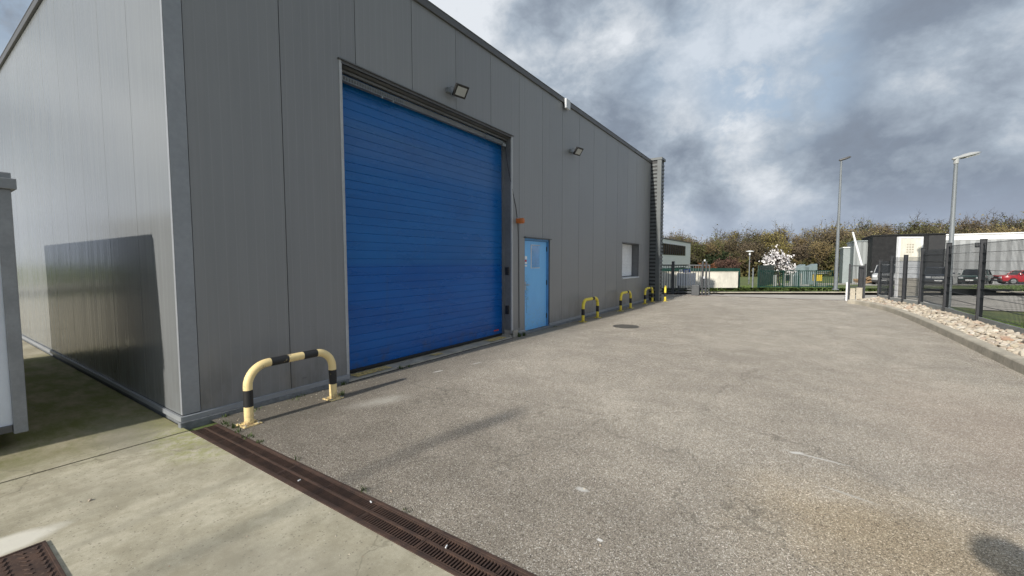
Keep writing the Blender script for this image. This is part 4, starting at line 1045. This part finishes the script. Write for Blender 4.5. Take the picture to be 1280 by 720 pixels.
# ------------------------------------------------------------------ trees
def twig_tree(rg, h, spread, nlimb=9, nbr=7, ntw=9, trunk_frac=.35, tw=.5, rtr=.14, upward=.8):
    """returns arrays of triangles (k,3,3) of tapered blades, plus twig tip points"""
    tri = []; tips = []
    def blade(p, q, r0, r1):
        d = q - p; L_ = np.linalg.norm(d) + 1e-9; d = d / L_
        a = np.cross(d, [0.3, .2, .93]); a /= np.linalg.norm(a) + 1e-9; b = np.cross(d, a)
        pr = [p + r0 * (a * math.cos(t) + b * math.sin(t)) for t in (0, 2.094, 4.189)]; qr = [q + r1 * (a * math.cos(t) + b * math.sin(t)) for t in (0, 2.094, 4.189)]
        for i in range(3):
            j = (i + 1) % 3; tri.append((pr[i], pr[j], qr[j])); tri.append((pr[i], qr[j], qr[i]))
    def thin(p, q, w):
        d = q - p; a = np.cross(d, rg.normal(size=3)); a = a / (np.linalg.norm(a) + 1e-9) * w; tri.append((p - a, p + a, q))
    base = np.array([0, 0, -.3]); fork = np.array([rg.normal(0, .2), rg.normal(0, .2), h * trunk_frac]); top = fork + np.array([rg.normal(0, .3), rg.normal(0, .3), h * .55])
    blade(base, fork, rtr * 1.3, rtr); blade(fork, top, rtr, .03)
    for i in range(nlimb):
        t = rg.uniform(.0, .9); s = fork + (top - fork) * t; an = i * 2.4 + rg.uniform(-.4, .4)
        e = s + np.array([math.cos(an) * spread * rg.uniform(.5, 1) * (1 - .5 * t), math.sin(an) * spread * rg.uniform(.5, 1) * (1 - .5 * t), (h - s[2]) * rg.uniform(.25, .9) * upward])
        mid = (s + e) / 2 + np.array([0, 0, -.05 * h * rg.uniform(0, 1)])
        blade(s, mid, rtr * .45, rtr * .3); blade(mid, e, rtr * .3, .015)
        for j in range(nbr):
            u = rg.uniform(.25, 1); p = (s + (mid - s) * u * 2) if u < .5 else (mid + (e - mid) * (u * 2 - 1))
            q = p + rg.normal(0, 1, 3) * np.array([.16, .16, .12]) * h * .55 + np.array([0, 0, .09 * h]); blade(p, q, .03, .012)
            for k in range(ntw):
                uu = rg.uniform(.2, 1); a = p + (q - p) * uu; dd = rg.normal(0, 1, 3) * tw * np.array([.6, .6, .5]) + np.array([0, 0, tw * 1.0]); thin(a, a + dd, .022); tips.append(a + dd); tips.append(a + dd * .6)
    return np.array(tri), np.array(tips)
def cards(rg, pts, size, jitter):
    p = pts + rg.normal(0, jitter, pts.shape); a = rg.normal(0, 1, pts.shape); a /= np.linalg.norm(a, axis=1)[:, None]; b = np.cross(a, rg.normal(0, 1, pts.shape)); b /= np.linalg.norm(b, axis=1)[:, None]
    s = rg.uniform(.5, 1.2, (len(pts), 1)) * size
    return np.stack([p - a * s * .5, p + a * s * .5, p + b * s], axis=1)
def tri_mesh(name, tri, col, mat, parent=None):
    n_ = len(tri); me = bpy.data.meshes.new(name)
    me.vertices.add(n_ * 3); me.vertices.foreach_set('co', tri.reshape(-1).astype(np.float32))
    me.loops.add(n_ * 3); me.loops.foreach_set('vertex_index', np.arange(n_ * 3, dtype=np.int32))
    me.polygons.add(n_); me.polygons.foreach_set('loop_start', np.arange(0, n_ * 3, 3, dtype=np.int32)); me.polygons.foreach_set('loop_total', np.full(n_, 3, dtype=np.int32))
    me.update(calc_edges=True)
    if col is not None:
        at = me.color_attributes.new('tint', 'FLOAT_COLOR', 'POINT')
        c4 = np.ones((n_ * 3, 4), np.float32); c4[:, :3] = np.repeat(col, 3, axis=0) if len(col) == n_ else col; at.data.foreach_set('color', c4.reshape(-1))
    me.materials.append(mat)
    o = bpy.data.objects.new(name, me); COL.objects.link(o)
    if parent is not None: o.parent = parent
    return o
rg = np.random.default_rng(21)
variants = []
for i in range(6):
    tri, tips = twig_tree(rg, 1.0 * 10, 3.2, 13, 6, 8, .22, .75, .15, .95)
    variants.append((tri, tips))
olive = np.array([[.105, .092, .030], [.080, .066, .034], [.060, .064, .022], [.105, .082, .036], [.075, .060, .036], [.052, .050, .022], [.120, .108, .045]])
T_all = []; C_all = []
def wood_tree(a, c, h, kind, dens):
    tri, tips = variants[rg.integers(6)]; s = h / 10.6; an = rg.uniform(0, 6.28); m = np.array([[math.cos(an), -math.sin(an), 0], [math.sin(an), math.cos(an), 0], [0, 0, 1]])
    p = np.array(st(a, c, gz(c)))
    w = rg.uniform(.9, 1.25)
    tr_ = (tri @ m.T) * np.array([s * w, s * w, s]) + p
    col = olive[kind] * np.array([1.0, .97, 1.08]) * rg.uniform(1.5, 2.4); bark = np.array([.12, .10, .078]) * rg.uniform(.7, 1.3)
    T_all.append(tr_); C_all.append(np.tile(bark, (len(tr_), 1)))
    k = min(len(tips), int(len(tips) * dens))
    tp_ = tips[rg.choice(len(tips), k, replace=False)]; tp_ = tp_[rg.uniform(0, 1, k) > np.clip((tp_[:, 2] - 7.6) / 2.4, 0, .93)]; k = len(tp_)
    if k:
        tp_ = np.concatenate([tp_, tp_ * np.array([.97, .97, .97])]); k = len(tp_); lc = cards(rg, tp_, .30, .30); lc = (lc @ m.T) * np.array([s * w, s * w, s]) + p
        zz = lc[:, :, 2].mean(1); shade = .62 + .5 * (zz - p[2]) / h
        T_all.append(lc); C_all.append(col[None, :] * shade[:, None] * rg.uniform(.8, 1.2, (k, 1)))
def top_h(a, c):      # skyline height follows the land: higher toward the right
    u = a / c
    return 9.0 + (1.4 if u > .55 else 0) + max(0, u - .70) * 6.0
a = 24.0
for row, (c0, dens, hs) in enumerate(((92, .95, .80), (98, .8, .92), (106, .6, 1.02), (116, .35, 1.12))):
    a = .22 * c0
    while a < 1.45 * c0:
        c = c0 + rg.uniform(-2.5, 2.5); h = top_h(a, c) * .96 * hs * rg.uniform(.74, 1.16) * (c / 100) ** .6 + .8
        wood_tree(a, c, h, rg.integers(7), dens * rg.uniform(.55, 1.1)); a += rg.uniform(2.6, 4.6) if row < 2 else rg.uniform(1.9, 3.2)
# undergrowth along the wood edge
n_ = 9000; aa = rg.uniform(.2 * 90, 1.45 * 90, n_); cc = rg.uniform(87, 95, n_)
pts = np.array([st(x, c_, gz(c_)) for x, c_ in zip(aa, cc)]); pts[:, 2] += rg.uniform(0, 1, n_) ** 1.3 * 3.2
uc = cards(rg, pts, .9, .3); T_all.append(uc); C_all.append(olive[rg.integers(0, 7, n_)] * rg.uniform(.5, 1.3, (n_, 1)))
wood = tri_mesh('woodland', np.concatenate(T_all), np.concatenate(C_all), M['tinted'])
tag(wood, 'brown and olive early spring wood closing the horizon', 'wood', kind='stuff')
# wooded rise behind, seen only between the trunks
hl = MB(); cs2 = [(112, -1.6, 0), (118, 4.2, 1), (135, 6.0, 1), (200, 5, 1)]; als = [k * 10 for k in range(-4, 36)]
vs = []
for c, z, f in cs2:
    for k in als: vs.append(st(k, c, (z + (max(0, k - 60) * .022 if f else 0) + (rg.uniform(-.4, .4) if f else 0)) ))
n = len(als); hl.add(vs, [(i * n + j, i * n + j + 1, (i + 1) * n + j + 1, (i + 1) * n + j) for i in range(len(cs2) - 1) for j in range(n - 1)])
struct('wooded_hill', hl, M['hill'])

def tree_thing(name, label, cat, a, c, h, spread, col, card, dens, seed, trunk_frac=.2, bark=(.07, .05, .045), twig=.35, squash=1.0):
    rg2 = np.random.default_rng(seed); t = thing(name, label, cat, tuple(st(a, c, gz(c))))
    tri, tips = twig_tree(rg2, h * .9, spread, 12, 8, 9, trunk_frac, twig, .07, .9)
    tri_mesh('branches', tri, np.tile(np.array(bark), (len(tri), 1)), M['tinted'], t)
    k = min(len(tips), int(len(tips) * dens)); tp_ = tips[rg2.choice(len(tips), k, replace=False)]
    lc = cards(rg2, tp_, card, card * .6); cl_ = np.array(col)[None, :] * rg2.uniform(.75, 1.2, (k, 1)); tri_mesh('crown', lc, np.clip(cl_, 0, 1), M['tinted'], t)
    return t
tree_thing('blossom_tree', 'small tree covered in pinkish white blossom above the green fence', 'tree', 21.1, 33, 2.85, 1.4, (.90, .86, .87), .15, .80, 5, .18, twig=.28)
tree_thing('bare_shrub', 'rounded reddish brown bare shrub behind the park lamp', 'shrub', 23.8, 46, 3.3, 1.9, (.11, .065, .05), .16, .9, 9, .12, (.10, .06, .05), .35)
tree_thing('dark_bush', 'dark evergreen bush in front of the wood above the cream wall', 'bush', 29.2, 60, 4.0, 1.8, (.022, .032, .014), .5, 1.0, 12, .1, (.04, .035, .03), .4)
tree_thing('orange_bush', 'low rusty bush just right of the pale office block', 'bush', 25.8, 56, 2.6, 1.3, (.14, .06, .03), .3, .9, 14, .1, (.08, .05, .04), .3)

# ------------------------------------------------------------------ person whose shadow falls into view (stands right of the viewpoint)
def person(label, loc, rz):
    t = thing('person', label, 'person', loc, rz)
    J = {'pel': (0, 0, .98, .15, .115), 'wst': (0, .0, 1.12, .14, .105), 'chs': (0, 0, 1.34, .165, .115), 'nck': (0, 0, 1.53, .07, .065), 'hd0': (0, -.02, 1.63, .08, .09), 'hd1': (0, -.03, 1.72, .09, .105), 'hd2': (0, -.02, 1.80, .07, .085)}
    E_ = [('pel', 'wst'), ('wst', 'chs'), ('chs', 'nck'), ('nck', 'hd0'), ('hd0', 'hd1'), ('hd1', 'hd2')]
    for s, k in ((-1, 'l'), (1, 'r')):
        J.update({k + 'sh': (s * .20, 0, 1.47, .065, .065), k + 'el': (s * .26, .03, 1.17, .047, .047), k + 'wr': (s * .25, -.10, .93, .034, .03), k + 'pm': (s * .25, -.13, .85, .042, .025),
                  k + 'hp': (s * .10, 0, .90, .095, .10), k + 'kn': (s * .11, -.02, .50, .062, .065), k + 'an': (s * .115, .02, .09, .042, .045), k + 'to': (s * .13, -.15, .04, .04, .03)})
        E_ += [('chs', k + 'sh'), (k + 'sh', k + 'el'), (k + 'el', k + 'wr'), (k + 'wr', k + 'pm'), ('pel', k + 'hp'), (k + 'hp', k + 'kn'), (k + 'kn', k + 'an'), (k + 'an', k + 'to')]
        for fi in range(4):
            n0, n1 = k + 'f%d' % fi, k + 'g%d' % fi; yo = -.16 + .022 * fi
            J[n0] = (s * .25, yo, .80, .0095, .0095); J[n1] = (s * .235, yo + .005, .755 + (.012 if fi in (0, 3) else 0), .008, .008); E_ += [(k + 'pm', n0), (n0, n1)]
        J[k + 't0'] = (s * .235, -.175, .85, .011, .011); J[k + 't1'] = (s * .225, -.19, .81, .009, .009); E_ += [(k + 'pm', k + 't0'), (k + 't0', k + 't1')]
    ks = list(J); me = bpy.data.meshes.new('body'); me.from_pydata([J[k][:3] for k in ks], [(ks.index(a), ks.index(b)) for a, b in E_], [])
    o = bpy.data.objects.new('body', me); COL.objects.link(o); o.parent = t
    md = o.modifiers.new('skin', 'SKIN'); sl_ = me.skin_vertices
    if not sl_: 
        bm = bmesh.new(); bm.from_mesh(me); bm.verts.layers.skin.verify(); bm.to_mesh(me); bm.free(); sl_ = me.skin_vertices
    for i, k in enumerate(ks): sl_[0].data[i].radius = J[k][3:5]; sl_[0].data[i].use_root = (k == 'pel')
    sb_ = o.modifiers.new('sub', 'SUBSURF'); sb_.levels = 2; sb_.render_levels = 2
    me.materials.append(M['cloth'])
    b = MB(); rings = []; n_ = 14
    for k in range(8):
        th_ = PI * .5 * k / 7; rings.append([(.15 * math.cos(th_) * math.cos(2 * PI * j / n_), .0 + .16 * math.cos(th_) * math.sin(2 * PI * j / n_), 1.72 + .135 * math.sin(th_)) for j in range(n_)])
    b.add([v for r_ in rings for v in r_], [(q * n_ + j, q * n_ + (j + 1) % n_, (q + 1) * n_ + (j + 1) % n_, (q + 1) * n_ + j) for q in range(7) for j in range(n_)], 0, True); b.build('hood', M['cloth'], t, local=True)
    b = MB(); fr_ = []
    for k in range(7):
        th_ = -1.2 + 2.2 * k / 6; fr_.append([(.083 * math.cos(th_ * .7) * math.cos(2 * PI * j / n_), -.035 + .105 * math.cos(th_ * .7) * math.sin(2 * PI * j / n_), 1.68 + .10 * math.sin(th_)) for j in range(n_)])
    b.add([v for r_ in fr_ for v in r_], [(q * n_ + j, q * n_ + (j + 1) % n_, (q + 1) * n_ + (j + 1) % n_, (q + 1) * n_ + j) for q in range(6) for j in range(n_)], 0, True)
    b.tube([(0, -.13, 1.71), (0, -.165, 1.665), (0, -.135, 1.655)], [.012, .018, .01], 8)
    b.build('face', M['skin'], t, local=True)
    return t
person('person in dark clothing beside the viewpoint whose head shadow falls bottom right', (5.76, -1.70, 0), R(180 - 35))

# ------------------------------------------------------------------ world, sun, camera
SUN_EL, SUN_AZ = R(27), R(182.7)     # azimuth clockwise from +Y
w = NT('World', True); SC.world = w.m
w.m.cycles.sampling_method = 'MANUAL'; w.m.cycles.sample_map_resolution = 256
sky = w.n('TexSky', None, sky_type='NISHITA', sun_disc=False, sun_elevation=SUN_EL, sun_rotation=SUN_AZ, altitude=250, air_density=1.0, dust_density=1.5, ozone_density=1.0)
D = w.n('TexCoord').outputs['Generated']; dx, dy, dz = w.xyz(D)
pl_ = w.scale(D, (1.0, 1.0, 1.35))
wn_ = w.n('TexNoise', {'Vector': pl_, 'Scale': 5.0, 'Detail': 2.0, 'Roughness': .5}).outputs[1]
wv_ = w.n('VectorMath', {0: pl_, 1: w.scale(wn_, (.07, .07, .07))}, operation='ADD').outputs[0]
big = w.noise(wv_, 2.6, 2, .5); det = w.noise(wv_, 7.0, 6, .64); lowf = w.noise(pl_, 1.7, 2, .5)
wd_ = w.n('VectorMath', {0: wv_, 1: w.scale(w.n('TexNoise', {'Vector': pl_, 'Scale': 16.0, 'Detail': 3.0, 'Roughness': .6}).outputs[1], (.09, .09, .09))}, operation='ADD').outputs[0]
puff = w.math('SUBTRACT', .60, w.n('TexVoronoi', {'Vector': wd_, 'Scale': 5.2}, feature='F1').outputs['Distance'])
def lobe(v, r0, r1):
    d = Vector(v).normalized(); dt = w.n('VectorMath', {0: D, 1: tuple(d)}, operation='DOT_PRODUCT').outputs['Value']
    return w.n('MapRange', {0: dt, 1: math.cos(R(r0)), 2: math.cos(R(r1)), 3: 0.0, 4: 1.0}, interpolation_type='SMOOTHSTEP').outputs[0]
def pxdir(px, py):     # compass bearing / elevation of features seen in the photographed sky
    F = 525.6; f = Vector((-math.sin(YAW) * math.cos(.0617), math.cos(YAW) * math.cos(.0617), -math.sin(.0617))); r = SR; u = r.cross(f)
    return (f + r * ((px - 640) / F) + u * ((360 - py) / F)).normalized()
val = w.math('ADD', w.math('ADD', w.math('MULTIPLY', big, .44), w.math('MULTIPLY', det, .66)), w.math('MULTIPLY', puff, .46))
val = w.math('ADD', val, -.030)
for (px, py, r0, r1, amt) in ((885, 150, 9, 1, .14), (917, 180, 4, 1, .08), (1000, 185, 13, 1, .08), (560, 30, 24, 3, .08), (880, 110, 10, 1, .05), (1260, 120, 12, 2, .07), (960, 285, 14, 2, .07),
                              (1120, 240, 16, 3, -.10), (1270, 225, 16, 3, -.09), (860, 235, 8, 1, -.08), (760, 50, 18, 2, -.03), (1090, 30, 24, 3, -.03), (640, 130, 12, 2, .03)):
    val = w.math('ADD', val, w.math('MULTIPLY', lobe(pxdir(px, py), r0, r1), amt))
cr = w.n('ValToRGB', {0: val}); e = cr.color_ramp.elements
e[0].position = .30; e[0].color = (.225, .262, .325, 1); e[1].position = .78; e[1].color = (.78, .82, .87, 1)
for p_, c_ in ((.40, (.245, .292, .365)), (.49, (.325, .380, .455)), (.57, (.41, .475, .555)), (.67, (.59, .64, .70))):
    k = e.new(p_); k.color = (*c_, 1)
hz = w.math('MULTIPLY', w.ramp(dz, .16, .06), w.ramp(dz, -.02, .05))
cloud = w.mix(w.math('MULTIPLY', hz, .45), cr.outputs[0], (.46, .53, .66))
skyc = w.mix(1.0, sky.outputs[0], (.085, .085, .085), 'MULTIPLY')
hole = w.math('MULTIPLY', w.ramp(lowf, .58, .72), .35)
for (px, py, r0, r1, amt) in ((965, 110, 9, 1, .5), (20, 20, 12, 2, .6)): hole = w.math('ADD', hole, w.math('MULTIPLY', w.math('MULTIPLY', lobe(pxdir(px, py), r0, r1), amt), w.ramp(det, .56, .44)), clamp=True)
blue = w.mix(.75, skyc, (.48, .60, .74))
final = w.mix(hole, cloud, blue)
bg = w.n('Background', {'Color': final, 'Strength': 1.0})
w.n('OutputWorld', {'Surface': bg.outputs[0]})

sd_ = bpy.data.lights.new('Sun', 'SUN'); sd_.energy = 4.8; sd_.angle = R(.9); sd_.color = (1.0, .945, .855)
so = bpy.data.objects.new('Sun', sd_); COL.objects.link(so)
to_sun = Vector((math.sin(SUN_AZ) * math.cos(SUN_EL), math.cos(SUN_AZ) * math.cos(SUN_EL), math.sin(SUN_EL)))
so.rotation_euler = to_sun.to_track_quat('Z', 'Y').to_euler(); so.location = to_sun * 60

cd = bpy.data.cameras.new('Camera'); cam = bpy.data.objects.new('Camera', cd); COL.objects.link(cam)
cd.sensor_width = 36; cd.lens = 36 * 525.6 / 1280; cd.clip_start = .05; cd.clip_end = 4000
f = Vector((-math.sin(YAW) * math.cos(.0617), math.cos(YAW) * math.cos(.0617), -math.sin(.0617))); roll = -.00186
u0 = SR.cross(f); r_ = SR * math.cos(roll) + u0 * math.sin(roll); u_ = -SR * math.sin(roll) + u0 * math.cos(roll)
mt = Matrix((r_, u_, -f)).transposed().to_4x4(); mt.translation = CAM; cam.matrix_world = mt
SC.camera = cam
for o in bpy.data.objects:
    if '_w' in o: del o['_w']
SC.render.engine = 'CYCLES'
SC.cycles.max_bounces = 5; SC.cycles.diffuse_bounces = 2; SC.cycles.glossy_bounces = 2; SC.cycles.transmission_bounces = 2
SC.cycles.use_adaptive_sampling = True; SC.cycles.adaptive_threshold = .03
SC.view_settings.view_transform = 'Standard'; SC.view_settings.look = 'None'; SC.view_settings.exposure = 0; SC.view_settings.gamma = 1
